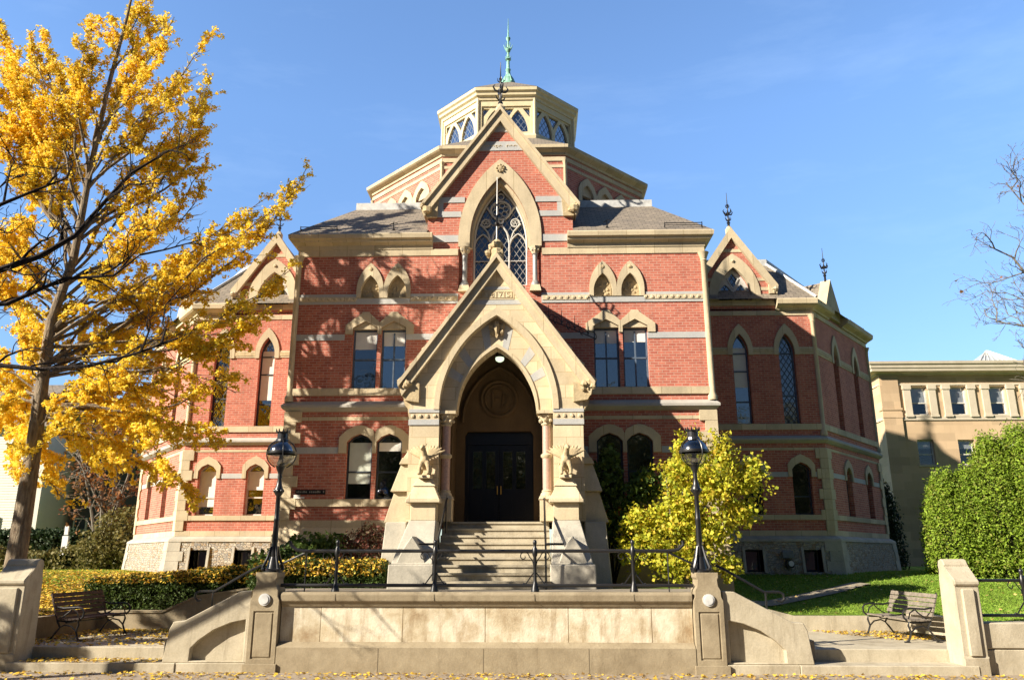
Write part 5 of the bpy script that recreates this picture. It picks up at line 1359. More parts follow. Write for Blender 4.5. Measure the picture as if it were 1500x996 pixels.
# ---- the ginkgo
def ginkgo(label, base, seed, trunk, ends, starts, extra, dens=1.0, sz=.068):
    t = thing('ginkgo_tree', label, 'tree', base)
    r = np.random.default_rng(seed); wood = MB(); lv = []
    T = np.array(trunk, float)
    rad = np.interp(np.linspace(0, 1, len(T)), [0, .06, .2, .45, .7, 1], [.34, .235, .20, .13, .075, .02])
    wood.tube(T, list(rad), 12)
    def leafy(P, lo, hi, per_m, jit):
        _, L, _ = along(P, np.array([0.0])); k = int((hi-lo)*L*per_m)
        if k < 1: return
        ns = max(1, k//9); q, _, _ = along(P, r.uniform(lo*L, hi*L, ns)); q = np.repeat(q+r.normal(size=(ns, 3))*jit, 9, 0); lv.append(q+r.normal(size=q.shape)*.034)   # leaves sit in tufts on short spurs
    for i, (e, z0) in enumerate(zip(ends, starts)):
        a = np.array([np.interp(z0, T[:, 2], T[:, 0]), np.interp(z0, T[:, 2], T[:, 1]), z0]); e = np.array(e, float)
        P = limb(a, e, .10 if e[2] < z0+1 else -.05, .25, 9, seed*100+i); _, L, _ = along(P, np.array([0.0]))
        r0 = .012+.0058*L
        wood.tube(P, list(np.linspace(r0, .008, len(P))), 6)
        thin = 1.0 if e[0] > base[0]+1.4 else 1.25
        leafy(P, .14, 1.02, 185*dens*thin, .05)
        n = int(L/.24)
        for k in range(n):
            s = L*(.26+.74*(k+.5)/n); q, _, d = along(P, np.array([s])); q, d = q[0], d[0]
            ln = (.30+.95*(1-s/L)**.6)*r.uniform(.45, 1.1)*min(1, L/4+.35)
            side = np.cross(d, [0, 0, 1]); side /= np.linalg.norm(side)+1e-6
            ang = r.uniform(0, 2*math.pi); upv = np.cross(side, d)
            v = d*r.uniform(.75, 1.3)+(side*math.cos(ang)+upv*math.sin(ang))*np.array([.8, .45, .8]); v[2] -= .12; v /= np.linalg.norm(v)
            tw = limb(q, q+v*ln, -.04, .2, 4, seed*977+i*50+k)
            if ln > .25: wood.tube(tw, [.011, .008, .006, .003], 4, cap=False)
            leafy(tw, .05, 1.0, 205*dens*thin, .036)
    wood.build('trunk', M['bark'], t, smooth=True)
    Q = np.concatenate(lv)
    # leaves dropped in channels along the sun direction, shaping sun patches on the facade
    e1 = V((-1.8, 3.1, 0)).normalized(); sd = V((-3.1, -1.8, 1.95)).normalized(); e2 = e1.cross(sd)
    A = Q@np.array(e1); B_ = Q@np.array(e2); Q = Q[np.array([a > 22.0 or mnoise.noise(V((a*2.1+b*.7, b*1.7-a*.4, seed))) < .09 for a, b in zip(A, B_)])]
    leaf_mesh('foliage', Q, sz, 'ginkgo_leaf', t, up=.3, nrm=np.tile([.1, -1, .2], (len(Q), 1)), nrm_w=1.7)
    return t, sum(len(x) for x in lv)
GT = [(-10.92, 18.5, .85), (-10.92, 18.5, 1.63), (-10.91, 18.5, 3.15), (-10.92, 18.5, 4.74), (-10.96, 18.5, 6.23), (-10.98, 18.5, 7.79), (-10.66, 18.5, 9.41), (-10.59, 18.5, 11.89), (-10.45, 18.5, 14.32), (-10.22, 18.5, 16.46), (-10.09, 18.5, 18.49)]
GE = [(-7.78, 15.97, 11), (-7.65, 14.65, 10), (-7.61, 13.04, 9), (-7.49, 12.14, 8.5), (-9.06, 15.57, 12), (-8.89, 16.54, 13), (-9.81, 17.8, 14.5), (-11.28, 16.49, 12), (-12.05, 15.2, 11), (-12.87, 16.19, 11), (-13.8, 16.54, 10), (-14.38, 15.46, 9), (-7.77, 13.96, 9.8), (-8.47, 14.49, 11.5),
      (-4.86, 11.9, 7.2), (-5.0, 11.32, 7.2), (-5.3, 10.56, 7), (-5.03, 9.26, 6.5), (-5.93, 7.75, 6.3), (-6.19, 5.95, 6.0), (-6.35, 4.72, 5.6), (-6.91, 3.37, 5.4), (-7.54, 3.92, 5.2), (-8.69, 4.09, 5.2), (-9.6, 3.45, 4.8), (-5.18, 8.99, 6.6), (-5.53, 8.01, 6.4), (-6.56, 7.23, 6.0), (-6.89, 5.54, 5.6), (-7.97, 4.89, 5.3), (-11.1, 4.09, 4.9), (-11.5, 4.74, 5.2), (-12.4, 5.57, 5.8), (-13.22, 7.28, 6.4), (-13.74, 10.01, 7.6), (-14.03, 12.54, 8.6), (-9.16, 10.33, 7.2), (-8.16, 10.89, 7.6), (-7.64, 9.38, 6.9), (-8.3, 7.59, 6.3), (-9.14, 6.22, 5.6), (-9.84, 5.22, 5.0), (-12.0, 8.16, 6.2), (-12.29, 10.94, 8.2), (-6.47, 9.92, 6.8), (-5.86, 11.05, 7.1)]
def at_depth(e, y):
    p = np.array([e[0], 18.5, e[1]]); return CAM+(p-CAM)*(y/18.5)
rr = np.random.default_rng(3); ends = []; starts = []
for j, e in enumerate(GE):
    for rep in range(3 if e[0] < -10.5 else 2 if e[0] < -5.2 else 1):
        y = (rr.uniform(17.4, 18.6), rr.uniform(20.0, 22.2), rr.uniform(19.6, 21.5))[rep] if (e[0] < -7.4 and e[1] < 9) else (18.5+(rr.uniform(-1.3, .4), rr.uniform(.4, 2.4), rr.uniform(-1.8, 1.5))[rep]) if e[0] < -8 else (rr.uniform(19.0, 20.2), rr.uniform(19.8, 21.2), 20)[rep]
        q = at_depth(e, y)
        if rep:
            k = rr.uniform(.72, 1.0); t0 = np.array([-10.9, 18.5, e[2]]); q = t0+(q-t0)*k+np.array([rr.uniform(-.4, .3), 0, rr.uniform(-.5, .5)])
        ends.append(q); starts.append(e[2]+rr.uniform(-.8, .7))
_, nl = ginkgo('tall golden yellow ginkgo tree with drooping leafy branches behind the shaded gate pier', (-10.92, 18.5, .85), 7, GT, ends, starts, None)
G2 = [(-17.3, 13.5, -.02), (-17.3, 13.5, 1.5), (-17.2, 13.5, 4), (-17.1, 13.5, 7), (-17.0, 13.5, 9.5)]
e2 = []; s2 = []
for k in range(34):
    a = k*2.4; z = 2.5+k*.17; e2.append((-17.2+math.cos(a)*2.1, 13.5+math.sin(a)*2.1, z+.8)); s2.append(z)
ginkgo('small golden ginkgo at the kerb, mostly beyond the photo edge', (-17.3, 13.5, 0), 8, G2, e2, s2, None, 1.3)
# ---- leafless trees
def bare_tree(name, label, base, limbs, trunk_pts, trunk_r, mat, seed, twig=.9, dens=5, leaf=None, nleaf=0, group=None, r_end=.006, lsz=.09):
    t = thing(name, label, 'tree', base, group); r = np.random.default_rng(seed); w = MB(); lv = []
    if trunk_pts: w.tube(trunk_pts, list(np.linspace(trunk_r, trunk_r*.35, len(trunk_pts))), 9)
    tips = []
    def grow(P, r0, depth):
        w.tube(P, list(np.linspace(r0, max(r_end, r0*.25), len(P))), 5 if depth else 6, cap=False)
        _, L, _ = along(P, np.array([0.0]))
        if depth >= 3 or L < .2: tips.append(P[-1]); return
        n = max(2, int(L*dens*(.5 if depth == 0 else 1)))
        n = min(n, 14)
        for k in range(n):
            s = L*(.2+.8*(k+r.random())/n); q, _, d = along(P, np.array([s])); q, d = q[0], d[0]
            v = d+r.normal(size=3)*.65; v[2] += .18; v /= np.linalg.norm(v)
            ln = twig*(.55**depth)*r.uniform(.5, 1.2)
            grow(limb(q, q+v*ln, .03, .45, 5, int(r.integers(1e9))), r0*.42, depth+1)
    for i, (P, r0) in enumerate(limbs): grow(np.array(P, float), r0, 0)
    w.build('branches', M[mat], t)
    if leaf and tips:
        tips = np.array(tips); q = tips[r.integers(0, len(tips), nleaf)]+r.normal(size=(nleaf, 3))*.12
        leaf_mesh('dry_leaves', q, lsz, leaf, t)
    return t
y = 13.0
bare_tree('bare_tree', 'dark leafless tree reaching bare branches across the golden ginkgo crown', (-13.2, 12.6, .0),
    [([(-13, 12.7, 5.2), (-10.5, 12.9, 6.3), (-8.5, y, 7.07), (-7.8, y, 7.33), (-7.23, y, 7.71), (-6.82, y, 8.31), (-6.39, y, 8.91), (-5.9, y, 9.25)], .075),
     ([(-13, 12.7, 4.2), (-10.5, 12.9, 5.1), (-8.19, y, 5.32), (-7.46, y, 5.25), (-6.64, y, 5.3), (-5.83, y, 5.52), (-5.15, y, 5.78)], .06),
     ([(-10.5, 12.9, 6.3), (-8.4, 13.2, 6.5), (-7.5, 13.3, 7.0), (-6.6, 13.3, 7.05), (-6.2, 13.4, 7.5)], .05),
     ([(-13, 12.7, 6), (-10.5, 13, 7.6), (-8.72, y, 8.33), (-8.13, y, 8.6), (-7.53, y, 8.86)], .055),
     ([(-13, 12.7, 5.4), (-10, 12, 7.8), (-9, 12, 9.4)], .06)],
    [(-13.3, 12.6, -.02), (-13.2, 12.6, 3), (-13, 12.7, 5.5), (-12.8, 12.7, 9)], .22, 'bark_dark', 21, twig=.95, dens=4.6)
bare_tree('bare_tree', 'fine-twigged bare tree above the tan building cornice', (18.6, 24, 1.6),
    [([(18.6, 24, 7), (17.6, 24, 10), (17.2, 24, 12.5), (16.4, 24, 13.9)], .06), ([(18.6, 24, 6.5), (17.3, 24, 9.3), (16.2, 24, 11.3), (15.5, 24, 11.7)], .06), ([(18.6, 24, 6), (17.4, 23.8, 8.2), (16.3, 24, 9.0), (15.2, 24, 9.2)], .05),
     ([(18.6, 24, 6), (17.6, 24.3, 7.4), (16.5, 24.4, 7.8), (15.9, 24.4, 8.0)], .04), ([(18.6, 24, 8), (17.8, 24.3, 11), (17.4, 24.4, 14.5)], .05), ([(18.6, 24, 7), (17.3, 24.6, 9.8), (16.0, 24.6, 10.4)], .04)],
    [(18.7, 24, 1.5), (18.6, 24, 5), (18.6, 24, 9)], .2, 'bark_grey', 33, twig=1.15, dens=5, leaf='brown_leaf', nleaf=40, r_end=.006, lsz=.12)
bare_tree('bare_tree', 'pale multi-stemmed bare tree with few brown leaves before the dark house', (-17.4, 34, 1.6),
    [([(-17.3, 34, 1.6), (-17.5, 34, 4), (-17.9, 34, 7.2)], .11), ([(-17.2, 34, 1.6), (-16.9, 34, 4), (-16.2, 34, 7.0)], .1), ([(-17.3, 34, 1.6), (-18, 34, 4.2), (-18.9, 34, 6.9)], .09), ([(-17.0, 34, 2.0), (-16.0, 34.2, 4.4), (-14.9, 34, 6)], .08), ([(-17.3, 34.1, 1.6), (-17.4, 34.6, 5.5), (-17, 35, 9)], .09), ([(-17.2, 34.1, 3.5), (-18.5, 33.6, 6), (-20, 33.5, 7.4)], .06)],
    None, 0, 'bark_grey', 45, twig=1.7, dens=2.2, leaf='brown_leaf', nleaf=1600, r_end=.012, lsz=.16)
# ---- clipped and loose bushes
def blob_points(n, c, r, seed, shell=.5, lump=.25, freq=1.5):
    q = np.random.default_rng(seed); d = q.normal(size=(n, 3)); d /= np.linalg.norm(d, axis=1)[:, None]
    k = shell+(1-shell)*q.random(n)**.6
    l = np.array([1+lump*mnoise.noise(V(x)*freq+V((seed*3.1, 0, 0)))*2 for x in d])
    return np.asarray(c)+d*np.asarray(r)*(k*l)[:, None], d
def bush(name, label, cat, blobs, leaf, size, n, seed, base, stems=None, bark='bark_dark', group=None, core=None, up=.2, floor=None):
    t = thing(name, label, cat, base, group); P = []; D = []
    tot = sum(r[0]*r[1]+r[1]*r[2]+r[0]*r[2] for _, r in blobs)
    for i, (c, r) in enumerate(blobs):
        a, d = blob_points(int(n*(r[0]*r[1]+r[1]*r[2]+r[0]*r[2])/tot), c, r, seed+i)
        P.append(a); D.append(d)
    P = np.concatenate(P); D = np.concatenate(D)
    if floor is not None: k = P[:, 2] > floor; P, D = P[k], D[k]
    leaf_mesh('foliage', P, size, leaf, t, up=up, nrm=D, nrm_w=.7)
    m = MB()
    for s in (stems or []): m.tube(s[0], s[1], 6)
    if not stems:
        for c, r in blobs[:6]: m.tube([(base[0], base[1], base[2]-.05), ((c[0]+base[0])/2, (c[1]+base[1])/2, c[2]*.6+base[2]*.4), tuple(c)], [.03, .02, .008], 5)
    m.build('stems', M[bark], t)
    return t
def hedge_points(n, x0, x1, y0, y1, zb, zt, seed, rough=.05, rnd=.12):
    """points over the top and sides of a clipped block; zb, zt are functions of x"""
    q = np.random.default_rng(seed); H = .9
    areas = [(x1-x0)*(y1-y0), (x1-x0)*H, (x1-x0)*H*.5, (y1-y0)*H, (y1-y0)*H]; w = np.array(areas)/sum(areas)
    f = q.choice(5, n, p=w); u, v = q.random(n), q.random(n); x = x0+(x1-x0)*u; y = y0+(y1-y0)*v
    zB, zT = np.vectorize(zb)(x), np.vectorize(zt)(x); z = zT.copy(); nr = np.zeros((n, 3)); nr[:, 2] = 1
    for k in (1, 2, 3, 4):
        i = f == k
        if k == 1: y[i] = y0; nr[i] = (0, -1, 0)
        if k == 2: y[i] = y1; nr[i] = (0, 1, 0)
        if k == 3: x[i] = x0; nr[i] = (-1, 0, 0)
        if k == 4: x[i] = x1; nr[i] = (1, 0, 0)
        if k in (1, 2): z[i] = (zB+(zT-zB)*v)[i]
        else: z[i] = (zB+(zT-zB)*u)[i]
    zB, zT = np.vectorize(zb)(x), np.vectorize(zt)(x)
    z = np.where(f == 0, zT, zB+(zT-zB)*np.where((f == 1) | (f == 2), v, u))
    # round the shoulders, then roughen
    e = np.minimum(np.minimum(x-x0, x1-x), np.minimum(y-y0, y1-y)); z = z-np.where(f == 0, np.maximum(0, rnd-e)**2/rnd, 0)
    P = np.stack([x, y, z], 1); top = zT-z
    inn = np.where((f > 0), np.maximum(0, rnd-top)**2/rnd, 0); P -= nr*inn[:, None]
    nz = np.array([mnoise.noise(V(p)*2.2) for p in P]); P += nr*(nz*rough*1.6)[:, None]+q.normal(size=(n, 3))*rough*.55
    return P, nr
def hedge(label, x0, x1, y0, y1, zb, zt, n, seed, leaf='box_leaf', size=.055, cat='hedge', core=(.02, .03, .01), rough=.05, group=None, cut=.14, name='box_hedge'):
    t = thing(name, label, cat, ((x0+x1)/2, (y0+y1)/2, zb((x0+x1)/2)), group)
    P, nr = hedge_points(n, x0, x1, y0, y1, zb, zt, seed, rough); leaf_mesh('foliage', P, size, leaf, t, nrm=nr, nrm_w=.9)
    m = MB(); c = cut
    k = max(1, int((x1-x0)/1.0)); 
    for i in range(k):
        a, b = x0+c+(x1-x0-2*c)*i/k, x0+c+(x1-x0-2*c)*(i+1)/k
        m.hexa([(a, y0+c, zb(a)), (b, y0+c, zb(b)), (b, y1-c, zb(b)), (a, y1-c, zb(a)), (a, y0+c, zt(a)-c), (b, y0+c, zt(b)-c), (b, y1-c, zt(b)-c), (a, y1-c, zt(a)-c)])
    m.build('dark_core', M['hedge_core'], t)  # solid near-black core stands in for the shade inside the hedge
    return P, nr
flat('hedge_core', (.018, .022, .008), .95, 0, .05, .4)
z1 = lambda x: lerp_tab(x, [(-10.7, 1.56), (-9, 1.66), (-6.2, 1.9), (-4, 1.95)])
zg = lambda x: .78 if x < -7.6 else 1.2
H1, N1 = hedge('long clipped box hedge strewn with yellow leaves beside the brick wing cellar windows', -10.6, -6.25, 20.95, 24.2, zg, z1, 26000, 61)
H2, N2 = hedge('shorter clipped box hedge strewn with yellow leaves between lamp post and entrance steps', -5.6, -2.55, 19.05, 20.9, lambda x: 1.4, lambda x: 1.98, 15000, 62, rough=.07)
def sprinkle(name, pts, size, mat='fallen', up=3.0):
    o = leaf_mesh(name, pts, size, mat, None, base=pts.mean(0), up=up, aspect=.8); tag(o, kind='stuff'); return o
def on_hedge(P, nr, n, zmin, x0, x1, y0, y1, zt, front=.25):
    q = np.random.default_rng(len(P)); i = np.where((nr[:, 2] > .5))[0]; a = P[q.choice(i, int(n*(1-front)))]+np.array([0, 0, .025])
    j = np.where((nr[:, 1] < -.5) & (P[:, 2] > zmin))[0]; b = P[q.choice(j, int(n*front))]+np.array([0, -.02, .0])
    return np.concatenate([a, b])
def cut(P, f): return P[np.array([f(p) for p in P])]
A = on_hedge(H1, N1, 9000, 1.5, 0, 0, 0, 0, z1, .1)
sprinkle('fallen_leaves', A, .075, up=2.0)
q = on_hedge(H2, N2, 3000, 1.72, 0, 0, 0, 0, None, .3); sprinkle('fallen_leaves', q, .075, up=1.2)
bush('rhododendron_bush', 'glossy green rounded bush behind the lamp post against red brick', 'bush', [((-4.95, 21.1, 2.05), (.7, .5, .6)), ((-4.35, 21.2, 2.1), (.6, .5, .62)), ((-5.5, 20.8, 1.8), (.5, .5, .5)), ((-5.75, 20.3, 1.75), (.4, .5, .5))], 'rhodo_leaf', .12, 4200, 71, (-4.9, 21.1, 1.45))
bush('red_shrub', 'airy purplish red shrub beside the granite porch base', 'shrub', [((-3.45, 21.1, 2.2), (.75, .5, .75)), ((-2.9, 21.0, 2.0), (.55, .5, .6)), ((-3.3, 21.1, 2.7), (.4, .35, .35)), ((-3.9, 21.1, 2.1), (.4, .45, .55))], 'red_leaf', .07, 3600, 81, (-3.3, 21.1, 1.45))
# yellow-green bush right of the porch
mb = [((3.9, 20.6, 2.6), (.75, .7, .75)), ((4.65, 20.4, 3.2), (.62, .6, .75)), ((4.6, 20.5, 4.25), (.4, .45, .5)), ((4.85, 20.5, 4.75), (.33, .35, .55)), ((5.5, 20.4, 3.9), (.75, .7, .7)), ((5.75, 20.5, 4.7), (.35, .35, .5)), ((6.35, 20.6, 4.0), (.5, .5, .5)),
      ((5.3, 20.4, 2.75), (.7, .7, .5)), ((4.6, 20.3, 2.0), (.8, .6, .42)), ((5.75, 20.5, 1.9), (.35, .4, .35)), ((6.2, 20.6, 3.2), (.5, .5, .35)), ((5.15, 20.5, 5.0), (.2, .25, .35)), ((3.55, 20.6, 3.0), (.4, .5, .35)), ((6.6, 20.7, 4.35), (.3, .3, .3)), ((3.3, 20.5, 2.3), (.3, .4, .3))]
st = [([(4.75, 20.6, 1.4), (4.6+dx*.3, 20.6, 2.2), (4.75+dx, 20.55+dy, z)], [.07, .05, .012]) for dx, dy, z in ((-.9, 0, 2.9), (-.4, .1, 4.2), (.1, 0, 4.9), (.75, -.1, 4.2), (1.0, .1, 4.8), (1.6, .1, 4.1), (.6, -.2, 3.0), (-.1, -.2, 3.2), (1.3, .1, 3.0))]
def mag():
    t = thing('magnolia_bush', 'tall yellow-green leafy bush sunlit behind the lamp post', 'bush', (4.8, 20.6, 1.43)); P = []; D = []
    q = np.random.default_rng(91)
    for i, (c, r) in enumerate(mb):
        a, d = blob_points(int(400*r[0]*r[2]*4), c, (r[0]*.82, r[1]*.9, r[2]*.84), 91+i, .3, .75, 3.2)
        # leaves sit in whorls: several leaves round each twig end
        for _ in range(3): P.append(a+q.normal(size=a.shape)*.06); D.append(d)
    P = np.concatenate(P); D = np.concatenate(D); leaf_mesh('foliage', P, .098, 'magnolia_leaf', t, up=.35, nrm=D, nrm_w=.5)
    m = MB()
    for s in st: m.tube(s[0], s[1], 6)
    m.build('stems', M['bark_grey'], t)
mag()
bush('young_magnolia', 'shaded dark green bush with yellow tips in front of the ground floor windows', 'bush', [((2.95, 21.4, 4.2), (.45, .35, .6)), ((3.4, 21.4, 3.6), (.5, .4, .5)), ((2.8, 21.4, 3.2), (.4, .35, .6)), ((3.0, 21.4, 4.75), (.25, .25, .3)), ((3.3, 21.3, 2.7), (.5, .4, .6)), ((4.0, 21.5, 4.0), (.5, .35, .45))], 'rhodo_leaf', .12, 2300, 111, (3.0, 21.4, 1.43))
# ---- arborvitae screen
def arborvitae(x, y, h, r, label, seed, leaf='arbor_leaf', n=19000):
    zb = zter(x, y); t = thing('arborvitae', label, 'tree', (x, y, zb), 'arborvitae screen beside the lawn' if leaf == 'arbor_leaf' else None); q = np.random.default_rng(seed)
    # spray clumps over an upright tapering column
    k = 620; a = q.uniform(0, 2*math.pi, k); f = q.random(k)**1.1; rr_ = r*np.clip(1.02-f**3.4*.78, .05, 1)*q.uniform(.86, 1.08, k)
    C = np.stack([x+np.cos(a)*rr_, y+np.sin(a)*rr_, zb+.15+f*h], 1); N = np.stack([np.cos(a), np.sin(a), np.full(k, .5)], 1)
    i = q.integers(0, k, n); P = C[i]+q.normal(size=(n, 3))*np.array([.085, .085, .17]); D = N[i]
    leaf_mesh('foliage', P, .085 if leaf == 'arbor_leaf' else .13, leaf, t, nrm=D, nrm_w=.9, aspect=.5)
    m = MB(); m.lathe(x, y, [(r*.75, zb), (r*.8, zb+h*.5), (r*.5, zb+h*.8), (.03, zb+h*.97)], 9); m.build('dark_inner_core', M['hedge_core'], t)  # solid core, inner shade of the foliage put into its dark colour
LB = ['shortest rounded arborvitae at the building end of the green screen', 'low bushy arborvitae second from the building end of the green screen', 'tall pointed arborvitae rising first above the low ones', 'tall full arborvitae between two pointed ones over the lawn', 'tallest arborvitae of the screen, above the lawn fence', 'broad tall arborvitae above the lawn fence post', 'last arborvitae of the screen at the photo edge', 'outermost arborvitae past the lawn fence']
for i, (x, h, r) in enumerate([(15.75, 3.2, .78), (16.6, 3.3, .8), (17.5, 4.5, .92), (18.5, 4.85, 1.0), (19.6, 5.15, 1.05), (20.8, 5.2, 1.05), (22.2, 5.6, .95), (23.4, 5.5, .95)]):
    arborvitae(1.3+(x-1)*.862, 26.0-.1*i, h*.89, r*.87, LB[i], 130+i)
arborvitae(15.2, 34, 3.3, .8, 'dark shaded conifer between the tan building and the green screen', 151, 'arbor_dark_leaf', 5000)
# ---- background greenery on the far side
hedge('dark clipped hedge in shade before the white and dark houses', -34, -20.3, 37, 38.5, lambda x: 1.6, lambda x: 3.25, 9000, 161, 'arbor_dark_leaf', .16, cut=.2, rough=.12, name='dark_hedge')
hedge('low olive brown hedge at the back of the leaf-strewn lawn', -28, -14.8, 32.5, 33.6, lambda x: 1.6, lambda x: 2.35+.15*math.sin(x*1.7), 7000, 162, 'olive_leaf', .13, cut=.2, rough=.14, name='olive_hedge')
bush('olive_bush', 'rounded olive brown bush at the corner of the brick wing', 'bush', [((-15.6, 32, 2.9), (1.0, .9, 1.2)), ((-16.4, 32, 2.3), (.8, .8, .8)), ((-15.0, 32, 2.2), (.8, .8, .8))], 'olive_leaf', .12, 5000, 171, (-15.6, 32, 1.6))
bush('evergreen_tree', 'dark evergreen tree crowding behind the pale bare tree', 'tree', [((-17.5, 44, 5), (2.6, 2, 3.2)), ((-15.5, 44, 7.5), (2.2, 2, 2.4)), ((-19.6, 44, 8), (2.0, 2, 2.4)), ((-14.5, 44, 4), (1.6, 2, 2.4))], 'arbor_dark_leaf', .3, 9000, 181, (-17, 44, 1.6))
# ---- fallen leaves and grass
q = np.random.default_rng(17)
def strew(n, x0, x1, y0, y1, zf, size, mat='fallen', keep=None):
    P = np.stack([q.uniform(x0, x1, n), q.uniform(y0, y1, n), np.zeros(n)], 1)
    if keep is not None: P = P[np.array([keep(p) for p in P])]
    P[:, 2] = [zf(p[0], p[1]) for p in P]; P[:, 2] += q.uniform(.008, .03, len(P))
    return sprinkle('fallen_leaves', P, size, mat, 4.0)
flat0 = lambda x, y: 0.0
pk = lambda p: q.random() < np.exp(-max(0, 16.1-p[1])/.55)*(.35+.65*(mnoise.noise(V((p[0]*.7, p[1], 0)))+.4))+.035
strew(14000, -11, 12.5, 13.2, 16.12, flat0, .075, keep=pk)
strew(1500, -9.1, -6.2, 16.2, 16.75, lambda x, y: .172, .07, keep=lambda p: q.random() < .25)
strew(3200, -9.9, -6.5, 16.9, 20.55, lambda x, y: .402, .075, keep=lambda p: q.random() < .25+.75*(p[1] > 19.6 or p[0] < -9.3))
strew(1300, 6.6, 9.95, 18.5, 20.55, lambda x, y: .402, .07, keep=lambda p: p[0]+ (p[1]-18.5)*.6 > 8.9)
strew(60000, -19, -6.3, 20.9, 31, zter, .08, keep=lambda p: not (-10.6 < p[0] < -6.2 and p[1] < 24.2) and q.random() < 1.1-.10*(p[1]-21))
strew(14000, -19, -10.2, 16.9, 20.9, zter, .08)
strew(1500, 6.5, 24, 20.9, 29.5, zter, .085, 'fallen_few', keep=lambda p: q.random() < .55)
strew(500, 10.3, 20, 16.9, 20.9, zter, .085, 'fallen_few')
def grass(n, x0, x1, y0, y1, keep=None):
    P = np.stack([q.uniform(x0, x1, n), q.uniform(y0, y1, n), np.zeros(n)], 1)
    if keep is not None: P = P[np.array([keep(p) for p in P])]
    P[:, 2] = [zter(p[0], p[1])+.02 for p in P]; D = q.normal(size=P.shape); D[:, 2] = 0
    o = leaf_mesh('grass', P, .085, 'grass_blade', None, base=P.mean(0), nrm=D, nrm_w=2, aspect=.22); tag(o, kind='stuff')
offp = lambda p: abs((p[1]-20.95)-3.5*(p[0]-5.6)/4.9) > .36 or p[0] > 10.7
grass(42000, 5.2, 22, 20.9, 30, offp)
grass(16000, 10.25, 20, 16.85, 20.9)
grass(9000, -18, -10.6, 24, 31)
# ================================================================== the far side of the road, behind the viewpoint (unseen; added to block sky light, also mirrored in the panes)
def unseen_street_tree(seed):
    t = thing('unseen_street_tree', 'broad dark street tree across the road, unseen, added to block sky light and mirrored in the hall windows', 'tree', (0, 0, 0), 'trees across the road')
    r = np.random.default_rng(seed); m = MB(); m.tube([(0, 0, -.05), (0, 0, 3), (.1, 0, 5), (.2, .1, 9)], [.42, .33, .28, .12], 9); P = []
    for k in range(16):
        a = k*2.4; z = 4+k*.45; e = np.array([math.cos(a)*(4.6-.12*k), math.sin(a)*(4.6-.12*k), z+3.0+r.uniform(-.6, .6)])
        L = limb((0.1, 0, z), e, -.05, .3, 7, seed+k); m.tube(L, list(np.linspace(.12, .02, 7)), 5)
        for j in range(7):
            q = L[2+j % 5]+r.normal(size=3)*.9; v = r.normal(size=3); m.tube([L[2+j % 5], q, q+v*.6], [.03, .02, .008], 4, cap=False)
            P.append(q+r.normal(size=(60, 3))*.55)
    m.build('trunk', M['bark_dark'], t); leaf_mesh('crown', np.concatenate(P), .34, 'far_leaf', t)
    return t
mat_leaf('far_leaf', [(.07, .07, .02), (.10, .08, .025), (.05, .06, .02)], .2)
flat('far_brick', (.17, .075, .055), .9, 0, .1)
st0 = unseen_street_tree(301)
for i, (x, y) in enumerate([(-22, -12), (-13, -13), (-4.5, -12), (4.5, -13), (13, -12), (22, -13), (31, -12), (-8.5, -20), (8.5, -20), (0, -21), (18, -20)]):
    o = st0 if i == 0 else copy_tree(st0); o.location = (x, y, -.12); o.rotation_euler.z = i*1.3
rh = thing('unseen_row_houses', 'dark brick row houses across the road, unseen, added to block sky light and mirrored in the hall windows', 'building', (0, -32, 0))
m = MB(); m.box(-48, 60, -44, -30, -.1, 12.5); m.build('wall', M['far_brick'], rh)
m = MB(); m.box(-48.4, 60.4, -44.4, -29.6, 12.5, 13.1); m.build('cornice', M['concrete_wall'], rh)
# ================================================================== light, sky and camera
sun_dir = V((-3.1, -1.8, 1.95)).normalized()     # towards the sun
el = math.asin(sun_dir.z); az = math.atan2(sun_dir.x, sun_dir.y)
W = bpy.data.worlds.new('World'); scene.world = W; W.use_nodes = True
nt = W.node_tree; bg = nt.nodes['Background']
sky = nt.nodes.new('ShaderNodeTexSky'); sky.sky_type = 'NISHITA'; sky.sun_disc = False
sky.sun_elevation = el; sky.sun_rotation = az % (2*math.pi)
sky.air_density = 1.0; sky.dust_density = .25; sky.ozone_density = 5.0; sky.altitude = 30
# the clear northern half of the sky is brighter than the half towards the low sun side behind the viewpoint
tc = nt.nodes.new('ShaderNodeTexCoord'); sx = nt.nodes.new('ShaderNodeSeparateXYZ'); nt.links.new(tc.outputs['Generated'], sx.inputs[0])
mr = nt.nodes.new('ShaderNodeMapRange'); mr.inputs['From Min'].default_value = -.35; mr.inputs['From Max'].default_value = .45
mr.inputs['To Min'].default_value = .22; mr.inputs['To Max'].default_value = 1.0
nt.links.new(sx.outputs['Y'], mr.inputs['Value'])
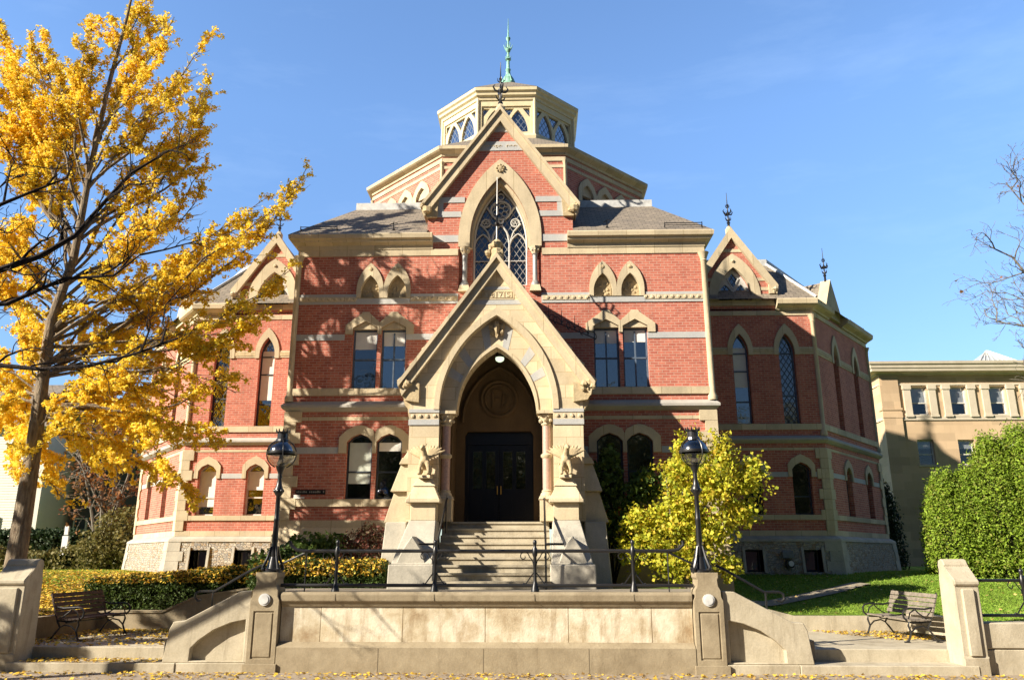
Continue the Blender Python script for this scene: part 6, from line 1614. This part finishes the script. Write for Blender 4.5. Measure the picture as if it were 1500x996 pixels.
# faint cirrus
mp = nt.nodes.new('ShaderNodeMapping'); mp.inputs['Scale'].default_value = (1.2, 3.5, 7); mp.inputs['Rotation'].default_value = (0, .35, .5); nt.links.new(tc.outputs['Generated'], mp.inputs[0])
cn = nt.nodes.new('ShaderNodeTexNoise'); cn.inputs['Scale'].default_value = 2.2; cn.inputs['Detail'].default_value = 8; cn.inputs['Roughness'].default_value = .62; nt.links.new(mp.outputs[0], cn.inputs['Vector'])
cr = nt.nodes.new('ShaderNodeMapRange'); cr.inputs['From Min'].default_value = .52; cr.inputs['From Max'].default_value = .85; cr.inputs['To Max'].default_value = .07; nt.links.new(cn.outputs['Fac'], cr.inputs['Value'])
mc = nt.nodes.new('ShaderNodeMix'); mc.data_type = 'RGBA'; nt.links.new(cr.outputs[0], mc.inputs[0]); nt.links.new(sky.outputs[0], mc.inputs[6]); mc.inputs[7].default_value = (5, 6, 7, 1)
ml = nt.nodes.new('ShaderNodeMix'); ml.data_type = 'RGBA'; ml.blend_type = 'MULTIPLY'; ml.inputs[0].default_value = 1
hz = nt.nodes.new('ShaderNodeMapRange'); hz.inputs['From Min'].default_value = .05; hz.inputs['From Max'].default_value = .5; hz.inputs['To Min'].default_value = .9; hz.inputs['To Max'].default_value = 1.62
nt.links.new(sx.outputs['Z'], hz.inputs['Value'])
mm = nt.nodes.new('ShaderNodeMath'); mm.operation = 'MULTIPLY'; nt.links.new(mr.outputs[0], mm.inputs[0]); nt.links.new(hz.outputs[0], mm.inputs[1])
nt.links.new(mc.outputs[2], ml.inputs[6]); nt.links.new(mm.outputs[0], ml.inputs[7])
nt.links.new(ml.outputs[2], bg.inputs['Color']); bg.inputs['Strength'].default_value = .085
sl = bpy.data.lights.new('sun', 'SUN'); sl.energy = 5.0; sl.angle = R(.5); sl.color = (1, .90, .74)
so = bpy.data.objects.new('sun', sl); COL.objects.link(so)
so.rotation_euler = (-sun_dir).to_track_quat('-Z', 'Y').to_euler(); so.location = (-30, -18, 40)
cam = bpy.data.cameras.new('camera'); cam.sensor_width = 36; cam.sensor_fit = 'HORIZONTAL'; cam.lens = 1160/1500*36; cam.clip_end = 2000; cam.clip_start = .1
co = bpy.data.objects.new('camera', cam); COL.objects.link(co)
co.location = (1.0, 0, 2.15); co.rotation_euler = (math.pi/2+math.atan(317/1160), 0, math.atan(35/(1160/math.cos(math.atan(317/1160)))))
scene.camera = co
vs = scene.view_settings; vs.view_transform = 'Standard'; vs.look = 'None'; vs.exposure = 1.2; vs.gamma = 1; vs.use_curve_mapping = False
scene.render.engine = 'CYCLES'
cy = scene.cycles; cy.use_denoising = True; cy.max_bounces = 8; cy.transparent_max_bounces = 12; cy.diffuse_bounces = 4
